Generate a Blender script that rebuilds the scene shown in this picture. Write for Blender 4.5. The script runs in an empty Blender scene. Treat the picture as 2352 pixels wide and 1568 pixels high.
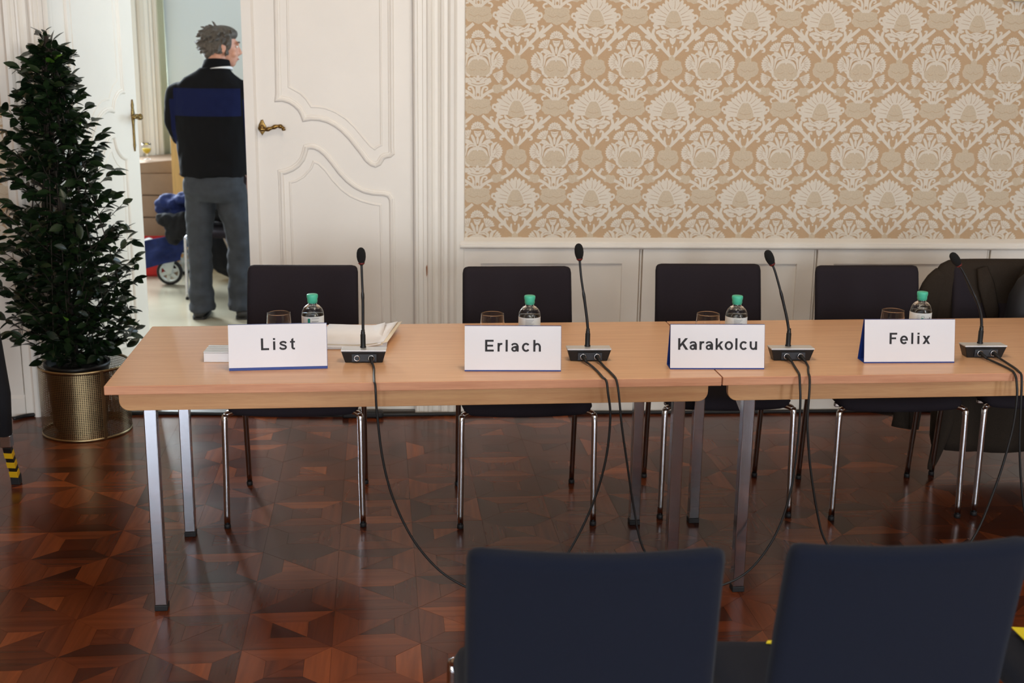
import bpy, bmesh, math, random
from mathutils import Vector, Matrix, noise
random.seed(7)
S = bpy.context.scene
COL = S.collection
PI = math.pi
sin, cos = math.sin, math.cos

# ------------------------------------------------------------------ camera
F_PX, PITCH, YAW, ROLL, CAM_H = 2830.09, 0.2376, 0.0646, 0.0132, 1.7121
cy, sy, cp, sp = cos(YAW), sin(YAW), cos(PITCH), sin(PITCH)
fwd = Vector((sy*cp, cy*cp, -sp)); rgt = Vector((cy, -sy, 0)); upv = rgt.cross(fwd)
c_, s_ = cos(ROLL), sin(ROLL)
R2 = c_*rgt + s_*upv; U2 = -s_*rgt + c_*upv
cam = bpy.data.cameras.new('camera'); camo = bpy.data.objects.new('camera', cam); COL.objects.link(camo)
camo.matrix_world = Matrix(((R2.x, U2.x, -fwd.x, 0), (R2.y, U2.y, -fwd.y, 0), (R2.z, U2.z, -fwd.z, CAM_H), (0, 0, 0, 1)))
cam.sensor_width = 36.0; cam.lens = F_PX/2352*36.0
cam.clip_start = .05; cam.clip_end = 60
cam.dof.use_dof = True; cam.dof.focus_distance = 4.0; cam.dof.aperture_fstop = 4.0
S.camera = camo

# ------------------------------------------------------------------ world, light, exposure
S.view_settings.view_transform = 'Standard'; S.view_settings.look = 'None'
S.view_settings.exposure = -0.27; S.view_settings.gamma = 1.0; S.view_settings.use_curve_mapping = False
wd = bpy.data.worlds.new('sky'); S.world = wd; wd.use_nodes = True
wd.node_tree.nodes['Background'].inputs[0].default_value = (.62, .78, 1, 1)
wd.node_tree.nodes['Background'].inputs[1].default_value = .6

def area(name, loc, target, sx, sy_, watts, col, spread=180):
    l = bpy.data.lights.new(name, 'AREA'); l.shape = 'RECTANGLE'; l.size = sx; l.size_y = sy_
    l.energy = watts; l.color = col; l.spread = math.radians(spread)
    o = bpy.data.objects.new(name, l); COL.objects.link(o); o.location = loc
    d = Vector(target) - Vector(loc); o.rotation_euler = d.to_track_quat('-Z', 'Z').to_euler()
    return o
DAY = (.86, .93, 1.0)
# daylight through the three windows in the wall behind the camera
for wx, watts in ((-2.3, 150), (-.3, 165), (1.75, 210), (5.4, 250)):
    area('daylight_front_window', (wx, -5.52, 1.7), (wx, 6, 1.4), 1.1, 2.6, watts*1.12, DAY)
# daylight in the next room: window in its far wall and window in its right wall
area('daylight_far_window', (-2.9, 9.96, 2.0), (-1.0, 5.6, .6), 1.0, 2.2, 215, (.84, .94, 1.0), 110)
area('daylight_side_window', (1.42, 7.9, 1.75), (-2.0, 7.6, 1.0), 1.9, 1.9, 62, (.68, .86, 1.0))
# warm chandelier in the hall
lp = bpy.data.lights.new('chandelier_light', 'POINT'); lp.energy = 72; lp.color = (1.0, .87, .70); lp.shadow_soft_size = .3
lo = bpy.data.objects.new('chandelier_light', lp); COL.objects.link(lo); lo.location = (.5, 3.0, 3.2)

# ------------------------------------------------------------------ materials
def srgb(r, g, b):
    f = lambda v: (v/255/12.92) if v/255 <= .04045 else ((v/255+.055)/1.055)**2.4
    return (f(r), f(g), f(b), 1)

class NT:
    def __init__(s, m): s.t = m.node_tree; s.n = s.t.nodes; s.l = s.t.links
    def node(s, typ, **kw):
        n = s.n.new(typ)
        for k, v in kw.items():
            if k.startswith('i_'):
                key = k[2:]
                key = int(key) if key.isdigit() else key.replace('_', ' ')
                n.inputs[key].default_value = v
            else: setattr(n, k, v)
        return n
    def link(s, a, b): s.l.new(a, b)

def mat(name, col, rough=.5, metal=0, bump=0, bscale=200, var=0, vscale=8, stretch=None, spec=.5, coat=0, sheen=0, trans=0, ior=1.45, col2=None):
    m = bpy.data.materials.new(name); m.use_nodes = True
    t = NT(m); b = t.n['Principled BSDF']
    b.inputs['Base Color'].default_value = col; b.inputs['Roughness'].default_value = rough
    b.inputs['Metallic'].default_value = metal; b.inputs['Specular IOR Level'].default_value = spec
    b.inputs['Coat Weight'].default_value = coat; b.inputs['IOR'].default_value = ior
    b.inputs['Transmission Weight'].default_value = trans
    if sheen: b.inputs['Sheen Weight'].default_value = sheen
    if var or bump:
        tc = t.node('ShaderNodeTexCoord'); mp = t.node('ShaderNodeMapping')
        t.link(tc.outputs['Object'], mp.inputs[0])
        if stretch: mp.inputs['Scale'].default_value = stretch
    if var:
        n = t.node('ShaderNodeTexNoise', i_Scale=vscale, i_Detail=5.0); t.link(mp.outputs[0], n.inputs['Vector'])
        mx = t.node('ShaderNodeMix', data_type='RGBA')
        c2 = col2 or tuple(max(0, v*(1-var)) for v in col[:3])+(1,)
        mx.inputs[6].default_value = c2; mx.inputs[7].default_value = col
        rp = t.node('ShaderNodeValToRGB'); rp.color_ramp.elements[0].position = .35; rp.color_ramp.elements[1].position = .65
        t.link(n.outputs[0], rp.inputs[0]); t.link(rp.outputs[0], mx.inputs[0]); t.link(mx.outputs[2], b.inputs['Base Color'])
    if bump:
        n2 = t.node('ShaderNodeTexNoise', i_Scale=bscale, i_Detail=3.0); t.link(mp.outputs[0], n2.inputs['Vector'])
        bp = t.node('ShaderNodeBump', i_Strength=bump, i_Distance=.002); t.link(n2.outputs[0], bp.inputs['Height'])
        t.link(bp.outputs[0], b.inputs['Normal'])
    return m

M = {}
M['white_paint'] = mat('white_paint', srgb(240, 234, 225), .42, bump=.06, bscale=60, var=.04, vscale=3)
M['casing_paint'] = mat('casing_paint', srgb(240, 235, 226), .4, bump=.05, bscale=80, var=.04, vscale=2)
M['wall_ground'] = mat('wallpaper_ground', srgb(192, 160, 124), .62, bump=.15, bscale=900, var=.06, vscale=300)
M['wall_cream'] = mat('wallpaper_cream', srgb(218, 207, 190), .5, bump=.12, bscale=900, var=.05, vscale=250)
M['wall_beige'] = mat('wallpaper_beige', srgb(206, 188, 162), .55, bump=.5, bscale=420, var=.1, vscale=160)
M['wall_line'] = mat('wallpaper_line', srgb(184, 152, 116), .6)
M['plaster'] = mat('plaster', srgb(242, 238, 230), .8, bump=.1, bscale=50)
M['pale_wall'] = mat('pale_green_wall', srgb(214, 222, 225), .7, bump=.05, bscale=60)
M['subfloor'] = mat('dark_subfloor', srgb(30, 15, 10), .5)
M['terrazzo'] = mat('pale_floor', srgb(176, 168, 148), .16, var=.12, vscale=3, bump=.02, bscale=20)
M['chrome'] = mat('chrome', srgb(200, 200, 205), .14, 1, bump=.02, bscale=30)
M['dark_chrome'] = mat('floor_tinted_chrome', srgb(150, 140, 135), .22, 1)  # brown floor reflection mixed into the chrome colour for the chairs' back legs
M['steel'] = mat('brushed_steel', srgb(178, 180, 188), .13, 1, bump=.02, bscale=300, stretch=(1, 1, .03))
M['rubber'] = mat('black_rubber', srgb(18, 18, 20), .6)
M['black_plastic'] = mat('black_plastic', srgb(20, 20, 22), .38, bump=.05, bscale=500)
M['cable'] = mat('cable_sheath', srgb(26, 26, 27), .5)
M['foam'] = mat('foam_black', srgb(10, 10, 11), .95, bump=.6, bscale=900)
M['red_ring'] = mat('red_ring', srgb(90, 12, 16), .4)
M['silver'] = mat('silver_plate', srgb(214, 214, 216), .35, .6)
M['fabric_dark'] = mat('dark_upholstery', srgb(43, 38, 43), .95, bump=.35, bscale=1100, var=.15, vscale=500, spec=.15)
M['fabric_navy'] = mat('navy_upholstery', srgb(25, 29, 42), .95, bump=.35, bscale=1100, var=.14, vscale=400, spec=.12, sheen=.07)  # navy base darkened to stand in for shade on the front chairs
M['card_white'] = mat('white_card', srgb(222, 220, 225), .6)
M['card_blue'] = mat('blue_card', srgb(24, 54, 132), .5)
M['ink'] = mat('black_ink', srgb(34, 32, 36), .7)
M['paper'] = mat('paper', srgb(238, 233, 232), .7, var=.03, vscale=20)
M['paper_tan'] = mat('cream_paper', srgb(230, 214, 190), .7)
M['green_cap'] = mat('green_cap', srgb(72, 182, 150), .45)
M['label'] = mat('bottle_label', srgb(226, 234, 236), .5)
M['label_green'] = mat('label_green', srgb(20, 140, 120), .5)
M['label_grey'] = mat('label_grey', srgb(150, 160, 168), .5)
M['glass'] = mat('clear_glass', (1, 1, 1, 1), .0, trans=1, ior=1.3)
M['pet'] = mat('clear_plastic', (.93, .97, 1, 1), .02, trans=1, ior=1.28)
M['water'] = mat('water', (.95, .99, 1, 1), .0, trans=1, ior=1.33)
M['juice'] = mat('orange_juice', srgb(246, 214, 60), .3)
M['brass'] = mat('aged_brass', srgb(158, 126, 72), .3, 1, bump=.5, bscale=260, var=.6, vscale=160)
M['pot_brass'] = mat('brass_sheet', srgb(156, 136, 102), .3, 1, var=.2, vscale=12)
M['pot_dark'] = mat('dark_inner_pot', srgb(22, 20, 18), .4)
M['soil'] = mat('soil', srgb(30, 24, 18), .95, bump=1, bscale=120)
M['bark'] = mat('bark', srgb(44, 36, 28), .85, bump=.8, bscale=90)
M['leaf_dark'] = mat('leaf_dark', srgb(24, 38, 22), .3, var=.35, vscale=30, spec=.5)
M['leaf_mid'] = mat('leaf_mid', srgb(32, 50, 26), .32, var=.3, vscale=30, spec=.5)
M['leaf_new'] = mat('leaf_new', srgb(84, 128, 40), .4)
M['carton'] = mat('carton', srgb(160, 134, 112), .8, var=.06, vscale=20)
M['carton_tape'] = mat('carton_tape', srgb(150, 122, 98), .5)
M['pine'] = mat('pine', srgb(222, 178, 112), .55, var=.18, vscale=6, stretch=(8, 8, 1))
M['knot'] = mat('pine_knot', srgb(128, 66, 36), .6)
M['red_plastic'] = mat('red_plastic', srgb(190, 22, 24), .4)
M['white_plastic'] = mat('white_bag', srgb(236, 236, 240), .5)
M['grey_plastic'] = mat('grey_plastic', srgb(196, 204, 202), .45)
M['navy_cloth'] = mat('navy_cloth', srgb(24, 40, 96), .85, bump=.3, bscale=300, var=.3, vscale=25)
M['black_cloth'] = mat('black_cloth', srgb(15, 16, 22), .9, bump=.3, bscale=300, var=.2, vscale=25)
M['coat'] = mat('coat_cloth', srgb(50, 42, 35), .95, bump=.4, bscale=700, var=.25, vscale=300, spec=.2)
M['bag'] = mat('bag_nylon', srgb(16, 17, 24), .6, bump=.2, bscale=500)
M['jeans'] = mat('grey_denim', srgb(56, 60, 68), .9, bump=.4, bscale=600, var=.3, vscale=14)
M['skin'] = mat('skin', srgb(206, 150, 128), .5, var=.08, vscale=30)
M['hair'] = mat('grey_hair', srgb(92, 84, 78), .6, var=.45, vscale=60)
M['shirt'] = mat('white_shirt', srgb(232, 232, 236), .7)
M['shoe'] = mat('shoe_leather', srgb(42, 40, 40), .5)
M['eye'] = mat('eye', srgb(225, 222, 218), .2)
M['lips'] = mat('lips', srgb(176, 104, 96), .5)
M['yellow'] = mat('yellow_paper', srgb(240, 222, 40), .6)
M['tape_yellow'] = mat('yellow_tape', srgb(214, 168, 24), .5)
M['tape_black'] = mat('black_tape', srgb(20, 19, 18), .5)
M['chip'] = mat('bare_wood', srgb(150, 98, 62), .8)
M['gilt'] = mat('gilt_cord', srgb(206, 188, 150), .4, .3, bump=.6, bscale=300)
M['frame_grey'] = mat('frame_grey', srgb(190, 184, 190), .4)
M['curtain'] = mat('curtain', srgb(214, 218, 196), .85, bump=.1, bscale=300)
M['lace'] = mat('shoe_sole', srgb(30, 29, 29), .7)

def wood_mat(name, base, dark, axis, rough, ring=1.0, spec=.5):
    m = bpy.data.materials.new(name); m.use_nodes = True; t = NT(m); b = t.n['Principled BSDF']
    tc = t.node('ShaderNodeTexCoord'); mp = t.node('ShaderNodeMapping')
    sc = [22, 22, 22]; sc[axis] = 1.0; mp.inputs['Scale'].default_value = sc
    t.link(tc.outputs['Object'], mp.inputs[0])
    n = t.node('ShaderNodeTexNoise', i_Scale=3.0*ring, i_Detail=6.0, i_Distortion=.6); t.link(mp.outputs[0], n.inputs['Vector'])
    n2 = t.node('ShaderNodeTexNoise', i_Scale=26.0, i_Detail=3.0); t.link(mp.outputs[0], n2.inputs['Vector'])
    ad = t.node('ShaderNodeMath', operation='MULTIPLY_ADD'); ad.inputs[1].default_value = .35
    t.link(n2.outputs[0], ad.inputs[0]); t.link(n.outputs[0], ad.inputs[2])
    rp = t.node('ShaderNodeValToRGB'); rp.color_ramp.elements[0].position = .45; rp.color_ramp.elements[1].position = .85
    rp.color_ramp.elements[0].color = dark; rp.color_ramp.elements[1].color = base
    t.link(ad.outputs[0], rp.inputs[0]); t.link(rp.outputs[0], b.inputs['Base Color'])
    b.inputs['Roughness'].default_value = rough; b.inputs['Specular IOR Level'].default_value = spec
    return m
M['beech_top'] = wood_mat('beech_top', srgb(222, 174, 132), srgb(208, 156, 114), 0, .3)
M['beech_edge'] = wood_mat('beech_edge', srgb(212, 154, 118), srgb(190, 128, 94), 0, .4)
M['beech_apron'] = wood_mat('beech_apron', srgb(206, 158, 108), srgb(182, 128, 84), 0, .4, ring=.55)

def parquet_mat(name, axis):
    m = bpy.data.materials.new(name); m.use_nodes = True; t = NT(m); b = t.n['Principled BSDF']
    ge = t.node('ShaderNodeNewGeometry'); oi = t.node('ShaderNodeObjectInfo')
    ad = t.node('ShaderNodeMath', operation='ADD'); t.link(ge.outputs['Random Per Island'], ad.inputs[0]); t.link(oi.outputs['Random'], ad.inputs[1])
    fr = t.node('ShaderNodeMath', operation='FRACT'); t.link(ad.outputs[0], fr.inputs[0])
    rp = t.node('ShaderNodeValToRGB'); e = rp.color_ramp.elements
    e[0].position = 0; e[0].color = srgb(62, 28, 16); e[1].position = 1; e[1].color = srgb(136, 70, 34)
    for p, c in ((.2, srgb(80, 37, 20)), (.5, srgb(92, 43, 22)), (.78, srgb(102, 49, 24)), (.9, srgb(116, 57, 28))):
        x = e.new(p); x.color = c
    t.link(fr.outputs[0], rp.inputs[0])
    mp = t.node('ShaderNodeMapping'); sc = [34, 34, 1]; sc[axis] = 2.2; mp.inputs['Scale'].default_value = sc
    t.link(ge.outputs['Position'], mp.inputs[0])
    n = t.node('ShaderNodeTexNoise', i_Scale=1.2, i_Detail=3.0, i_Distortion=.4); t.link(mp.outputs[0], n.inputs['Vector'])
    mr = t.node('ShaderNodeMapRange'); mr.inputs[1].default_value = .3; mr.inputs[2].default_value = .72; mr.inputs[3].default_value = .78; mr.inputs[4].default_value = 1.2
    t.link(n.outputs[0], mr.inputs[0])
    mx = t.node('ShaderNodeMix', data_type='RGBA', blend_type='MULTIPLY'); mx.inputs[0].default_value = 1
    t.link(rp.outputs[0], mx.inputs[6]); t.link(mr.outputs[0], mx.inputs[7]); t.link(mx.outputs[2], b.inputs['Base Color'])
    # varnish: worn and slightly scratched
    n2 = t.node('ShaderNodeTexNoise', i_Scale=2.2, i_Detail=4.0); t.link(ge.outputs['Position'], n2.inputs['Vector'])
    n3 = t.node('ShaderNodeTexNoise', i_Scale=120.0, i_Detail=2.0); t.link(ge.outputs['Position'], n3.inputs['Vector'])
    m2 = t.node('ShaderNodeMapRange'); m2.inputs[1].default_value = .3; m2.inputs[2].default_value = .7; m2.inputs[3].default_value = .16; m2.inputs[4].default_value = .22
    t.link(n2.outputs[0], m2.inputs[0]); 
    a2 = t.node('ShaderNodeMath', operation='MULTIPLY_ADD'); a2.inputs[1].default_value = .03; t.link(n3.outputs[0], a2.inputs[0]); t.link(m2.outputs[0], a2.inputs[2])
    t.link(a2.outputs[0], b.inputs['Roughness'])
    bp = t.node('ShaderNodeBump', i_Strength=.03, i_Distance=.002)
    n4 = t.node('ShaderNodeTexNoise', i_Scale=9.0, i_Detail=3.0); t.link(ge.outputs['Position'], n4.inputs['Vector'])
    t.link(n4.outputs[0], bp.inputs['Height']); t.link(bp.outputs[0], b.inputs['Normal'])
    b.inputs['Specular IOR Level'].default_value = .31
    return m
M['parquet_x'] = parquet_mat('parquet_across', 0)
M['parquet_y'] = parquet_mat('parquet_along', 1)

def band_mat():
    # fleece: black with a royal-blue band across the back at chest height
    m = bpy.data.materials.new('fleece'); m.use_nodes = True; t = NT(m); b = t.n['Principled BSDF']
    tc = t.node('ShaderNodeTexCoord'); sx = t.node('ShaderNodeSeparateXYZ'); t.link(tc.outputs['Object'], sx.inputs[0])
    def step(sock, v, op):
        n = t.node('ShaderNodeMath', operation=op); n.inputs[1].default_value = v; t.link(sock, n.inputs[0]); return n.outputs[0]
    def mul(a, c):
        n = t.node('ShaderNodeMath', operation='MULTIPLY'); t.link(a, n.inputs[0]); t.link(c, n.inputs[1]); return n.outputs[0]
    # band on the back, blue inner strip down each sleeve
    zz = sx.outputs[2]; xx = sx.outputs[0]
    band = mul(mul(step(zz, 1.262, 'GREATER_THAN'), step(zz, 1.425, 'LESS_THAN')), mul(step(xx, -.205, 'GREATER_THAN'), step(xx, .195, 'LESS_THAN')))
    ab = t.node('ShaderNodeMath', operation='ABSOLUTE'); t.link(xx, ab.inputs[0])
    sl = mul(mul(step(ab.outputs[0], .205, 'GREATER_THAN'), step(ab.outputs[0], .232, 'LESS_THAN')), mul(step(zz, 1.0, 'GREATER_THAN'), step(zz, 1.36, 'LESS_THAN')))
    mxv = t.node('ShaderNodeMath', operation='MAXIMUM'); t.link(band, mxv.inputs[0]); t.link(sl, mxv.inputs[1])
    mx = t.node('ShaderNodeMix', data_type='RGBA'); mx.inputs[6].default_value = srgb(17, 17, 20); mx.inputs[7].default_value = srgb(19, 25, 60)
    t.link(mxv.outputs[0], mx.inputs[0]); t.link(mx.outputs[2], b.inputs['Base Color'])
    b.inputs['Roughness'].default_value = .95; b.inputs['Specular IOR Level'].default_value = .15
    n = t.node('ShaderNodeTexNoise', i_Scale=350.0); bp = t.node('ShaderNodeBump', i_Strength=.4, i_Distance=.002)
    t.link(tc.outputs['Object'], n.inputs['Vector']); t.link(n.outputs[0], bp.inputs['Height']); t.link(bp.outputs[0], b.inputs['Normal'])
    return m
M['fleece'] = band_mat()

# ------------------------------------------------------------------ builders
def props(o, label=None, cat=None, group=None, kind=None):
    if label: o['label'] = label
    if cat: o['category'] = cat
    if group: o['group'] = group
    if kind: o['kind'] = kind
    return o
def empty(name, loc=(0, 0, 0), rz=0, **k):
    o = bpy.data.objects.new(name, None); COL.objects.link(o); o.location = loc; o.rotation_euler = (0, 0, rz)
    o.empty_display_size = .1
    return props(o, **k)

class MB:
    def __init__(s): s.v = []; s.f = []; s.m = []; s.sm = []; s.mi = 0; s.smooth = False; s.X = None
    def pt(s, p):
        p = Vector(p)
        if s.X is not None: p = s.X @ p
        s.v.append(p); return len(s.v)-1
    def face(s, idx): s.f.append(idx); s.m.append(s.mi); s.sm.append(s.smooth)
    def quad(s, a, b, c, d): s.face([s.pt(a), s.pt(b), s.pt(c), s.pt(d)])
    def box(s, x0, x1, y0, y1, z0, z1):
        i = [s.pt(p) for p in ((x0, y0, z0), (x1, y0, z0), (x1, y1, z0), (x0, y1, z0), (x0, y0, z1), (x1, y0, z1), (x1, y1, z1), (x0, y1, z1))]
        for q in ((3, 2, 1, 0), (4, 5, 6, 7), (0, 1, 5, 4), (1, 2, 6, 5), (2, 3, 7, 6), (3, 0, 4, 7)): s.face([i[k] for k in q])
    def rings(s, rs, closed_ends=True, loop=False):
        n = len(rs[0]); ids = [[s.pt(p) for p in r] for r in rs]
        for a in range(len(ids)-(0 if loop else 1)):
            A, B = ids[a], ids[(a+1) % len(ids)]
            for k in range(n): s.face([A[k], A[(k+1) % n], B[(k+1) % n], B[k]])
        if closed_ends and not loop:
            s.face(ids[0][::-1]); s.face(ids[-1])
    def lathe(s, prof, n=24, c=(0, 0, 0), ends=True):
        s.rings([[(c[0]+r*cos(2*PI*k/n), c[1]+r*sin(2*PI*k/n), c[2]+z) for k in range(n)] for r, z in prof], ends)
    def tube(s, pts, r, n=8, ends=True, flat=1.0):
        P = [Vector(p) for p in pts]; rs = r if isinstance(r, (list, tuple)) else [r]*len(P)
        T = []
        for i in range(len(P)):
            a = P[max(i-1, 0)]; b = P[min(i+1, len(P)-1)]; T.append((b-a).normalized())
        u = T[0].orthogonal().normalized(); out = []
        if flat != 1.0:
            u = Vector((1, 0, 0)); u = (u - T[0]*u.dot(T[0])).normalized()
        for i in range(len(P)):
            u = (u - T[i]*u.dot(T[i])).normalized(); w = T[i].cross(u)
            out.append([P[i]+u*rs[i]*cos(2*PI*k/n)+w*rs[i]*flat*sin(2*PI*k/n) for k in range(n)])
        s.rings(out, ends)
    def prism(s, poly, z0, z1, axis='z'):
        def mk(p, z): return (p[0], p[1], z) if axis == 'z' else ((p[0], z, p[1]) if axis == 'y' else (z, p[0], p[1]))
        a = [s.pt(mk(p, z0)) for p in poly]; b = [s.pt(mk(p, z1)) for p in poly]; n = len(poly)
        s.face(a[::-1]); s.face(b)
        for k in range(n): s.face([a[k], a[(k+1) % n], b[(k+1) % n], b[k]])
    def mesh(s, name, mats, recalc=True, bev=0, merge=0):
        me = bpy.data.meshes.new(name); me.from_pydata([tuple(v) for v in s.v], [], s.f)
        for m in (mats if isinstance(mats, (list, tuple)) else [mats]): me.materials.append(M[m] if isinstance(m, str) else m)
        me.polygons.foreach_set('material_index', s.m); me.polygons.foreach_set('use_smooth', s.sm)
        if recalc or bev or merge:
            bm = bmesh.new(); bm.from_mesh(me)
            if merge: bmesh.ops.remove_doubles(bm, verts=bm.verts, dist=merge)
            if bev: bmesh.ops.bevel(bm, geom=[e for e in bm.edges if len(e.link_faces) == 2 and e.calc_face_angle(0) > .6], offset=bev, segments=2, affect='EDGES', profile=.5)
            if recalc: bmesh.ops.recalc_face_normals(bm, faces=bm.faces)
            bm.to_mesh(me); bm.free()
        me.update(); return me
    def build(s, name, mats, parent=None, **k):
        pk = {q: k.pop(q) for q in ('label', 'cat', 'group', 'kind') if q in k}
        return link(name, s.mesh(name, mats, **k), parent, **pk)
def link(name, me, parent=None, loc=None, **pk):
    o = bpy.data.objects.new(name, me); COL.objects.link(o)
    if parent: o.parent = parent
    if loc: o.location = loc
    return props(o, **pk)
def copy_tree(o, parent=None):
    c = o.copy(); COL.objects.link(c)
    if parent: c.parent = parent
    for ch in list(o.children): copy_tree(ch, c)
    return c
def crom(P, n=5):
    P = [Vector(p) for p in P]; out = []
    for i in range(len(P)-1):
        p0 = P[max(i-1, 0)]; p1 = P[i]; p2 = P[i+1]; p3 = P[min(i+2, len(P)-1)]
        for k in range(n):
            t = k/n; out.append(.5*((2*p1)+(p2-p0)*t+(2*p0-5*p1+4*p2-p3)*t*t+(-p0+3*p1-3*p2+p3)*t**3))
    out.append(P[-1]); return out
def remesh(mb, name, mats, vox, smooth=3, parent=None, **pk):
    me = mb.mesh(name+'_raw', [], recalc=True); o = bpy.data.objects.new(name+'_raw', me); COL.objects.link(o)
    r = o.modifiers.new('r', 'REMESH'); r.mode = 'VOXEL'; r.voxel_size = vox; r.use_smooth_shade = True
    if smooth:
        q = o.modifiers.new('s', 'SMOOTH'); q.iterations = smooth; q.factor = .5
    dg = bpy.context.evaluated_depsgraph_get(); dg.update()
    nm = bpy.data.meshes.new_from_object(o.evaluated_get(dg)); nm.name = name
    bpy.data.objects.remove(o); bpy.data.meshes.remove(me)
    nm.materials.clear()
    for m in (mats if isinstance(mats, (list, tuple)) else [mats]): nm.materials.append(M[m])
    for p in nm.polygons: p.use_smooth = True
    return link(name, nm, parent, **pk)
GLY = {}
def _R(x0, y0, x1, y1): return [('p', [(x0, y0), (x1, y0), (x1, y1), (x0, y1)])]
def _P(*pts): return [('p', list(pts))]
def _S(w, *pts): return [('s', w, list(pts))]
def _O(cx, cy_, rx, ry, ix, iy, a0=0, a1=360): return [('o', cx, cy_, rx, ry, ix, iy, a0, a1)]
GLY['L'] = (.85, _R(.1, 0, .29, 1)+_R(.29, 0, .77, .165))
GLY['i'] = (.39, _R(.1, 0, .28, .73)+_R(.1, .845, .28, 1))
GLY['l'] = (.39, _R(.1, 0, .28, 1))
GLY['E'] = (.93, _R(.1, 0, .29, 1)+_R(.29, 0, .84, .165)+_R(.29, .42, .78, .58)+_R(.29, .835, .82, 1))
GLY['F'] = (.85, _R(.1, 0, .29, 1)+_R(.29, .835, .78, 1)+_R(.29, .43, .69, .59))
GLY['K'] = (1.0, _R(.1, 0, .29, 1)+_P((.29, .22), (.95, 1), (.70, 1), (.29, .50))+_P((.74, 0), (.985, 0), (.565, .62), (.43, .46)))
GLY['k'] = (.78, _R(.09, 0, .27, 1)+_P((.27, .16), (.77, .73), (.54, .73), (.27, .40))+_P((.55, 0), (.78, 0), (.48, .46), (.35, .32)))
GLY['h'] = (.85, _R(.1, 0, .28, 1)+_R(.57, 0, .75, .46)+_S(.165, (.20, .44), (.26, .58), (.42, .655), (.58, .60), (.66, .44)))
GLY['u'] = (.85, _R(.1, .27, .28, .73)+_R(.57, 0, .75, .73)+_S(.165, (.19, .29), (.26, .14), (.41, .075), (.57, .13), (.65, .29)))
GLY['r'] = (.54, _R(.09, 0, .27, .73)+_S(.165, (.19, .42), (.25, .57), (.36, .65), (.50, .64)))
GLY['o'] = (.85, _O(.425, .365, .365, .385, .185, .225))
GLY['c'] = (.78, _O(.40, .365, .355, .385, .175, .225, 38, 322))
GLY['e'] = (.78, _O(.39, .365, .355, .385, .175, .225, 4, 318)+_R(.16, .305, .74, .425))
GLY['a'] = (.78, _R(.51, .0, .69, .50)+_S(.15, (.10, .535), (.20, .635), (.36, .665), (.52, .62), (.60, .48))+_O(.32, .215, .265, .23, .10, .085)+_S(.13, (.30, .395), (.46, .425), (.62, .45)))
GLY['s'] = (.78, _S(.155, (.64, .55), (.54, .64), (.37, .67), (.21, .62), (.165, .53), (.25, .445), (.40, .39), (.56, .32), (.62, .21), (.54, .10), (.38, .065), (.21, .10), (.10, .20)))
GLY['t'] = (.47, _P((.13, .16), (.31, .16), (.31, .99), (.13, .88))+_R(.02, .59, .44, .73)+_S(.15, (.22, .20), (.27, .095), (.43, .075)))
GLY['x'] = (.72, _P((.02, .73), (.49, 0), (.70, 0), (.235, .73))+_P((.01, 0), (.22, 0), (.695, .73), (.485, .73)))
def lettering(txt, cap, matname, parent, loc, rot, width=None, depth=.0004):
    mb = MB(); x = 0; lay = [0]
    def dep():
        lay[0] += 1; return depth+(lay[0] % 40)*8e-6
    nat = sum(GLY[c][0] for c in txt)-.2
    extra = ((width/cap-nat)/(len(txt)-1)) if width else .08
    for c in txt:
        adv, items_ = GLY[c]
        for it in items_:
            if it[0] == 'p':
                pl = [((x+p[0])*cap, p[1]*cap) for p in it[1]]; mb.prism(pl, 0, dep())
            elif it[0] == 's':
                P = crom([(x+p[0], p[1], 0) for p in it[2]], 4); l, r_ = [], []
                for k, p in enumerate(P):
                    d = (P[min(k+1, len(P)-1)]-P[max(k-1, 0)]).normalized(); nn = Vector((-d.y, d.x, 0))*it[1]/2; l.append((p+nn)*cap); r_.append((p-nn)*cap)
                for k in range(len(P)-1): mb.prism([r_[k][:2], r_[k+1][:2], l[k+1][:2], l[k][:2]], 0, dep())
            else:
                _, cx, cy_, rx, ry, ix, iy, a0, a1 = it; n = 28
                for k in range(n):
                    q0, q1 = math.radians(a0+(a1-a0)*k/n), math.radians(a0+(a1-a0)*(k+1)/n)
                    mb.prism([((x+cx+u*cos(q))*cap, (cy_+v*sin(q))*cap) for u, v, q in ((ix, iy, q0), (rx, ry, q0), (rx, ry, q1), (ix, iy, q1))], 0, dep())
        x += adv+extra
    me = mb.mesh('lettering', matname)
    vx = [v.co.x for v in me.vertices]; cx = (max(vx)+min(vx))/2
    for v in me.vertices: v.co.x -= cx
    q = link('lettering', me, parent); q.location = loc; q.rotation_euler = rot
    return q

# ================================================================== SETTING
W = 5.632            # hall face of the papered wall
LJ, RJ, DH = -1.674, -.09, 2.7   # door opening
mb = MB()
mb.box(-3.8, LJ, W, W+.2, 0, 3.6); mb.box(RJ, 6.2, W, W+.2, 0, 3.6); mb.box(LJ, RJ, W, W+.2, DH, 3.6)
wall_back = mb.build('wall_back', 'wall_ground', kind='structure')
for nm, a in (('wall_left', (-3.9, -3.8, -5.7, W+.2, 0, 3.6)), ('wall_right', (6.2, 6.3, -5.7, W+.2, 0, 3.6)), ('ceiling', (-3.9, 6.3, -5.7, W+.2, 3.6, 3.7))):
    mb = MB(); mb.box(*a); mb.build(nm, 'plaster' if nm == 'ceiling' else 'wall_ground', kind='structure')
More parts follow.
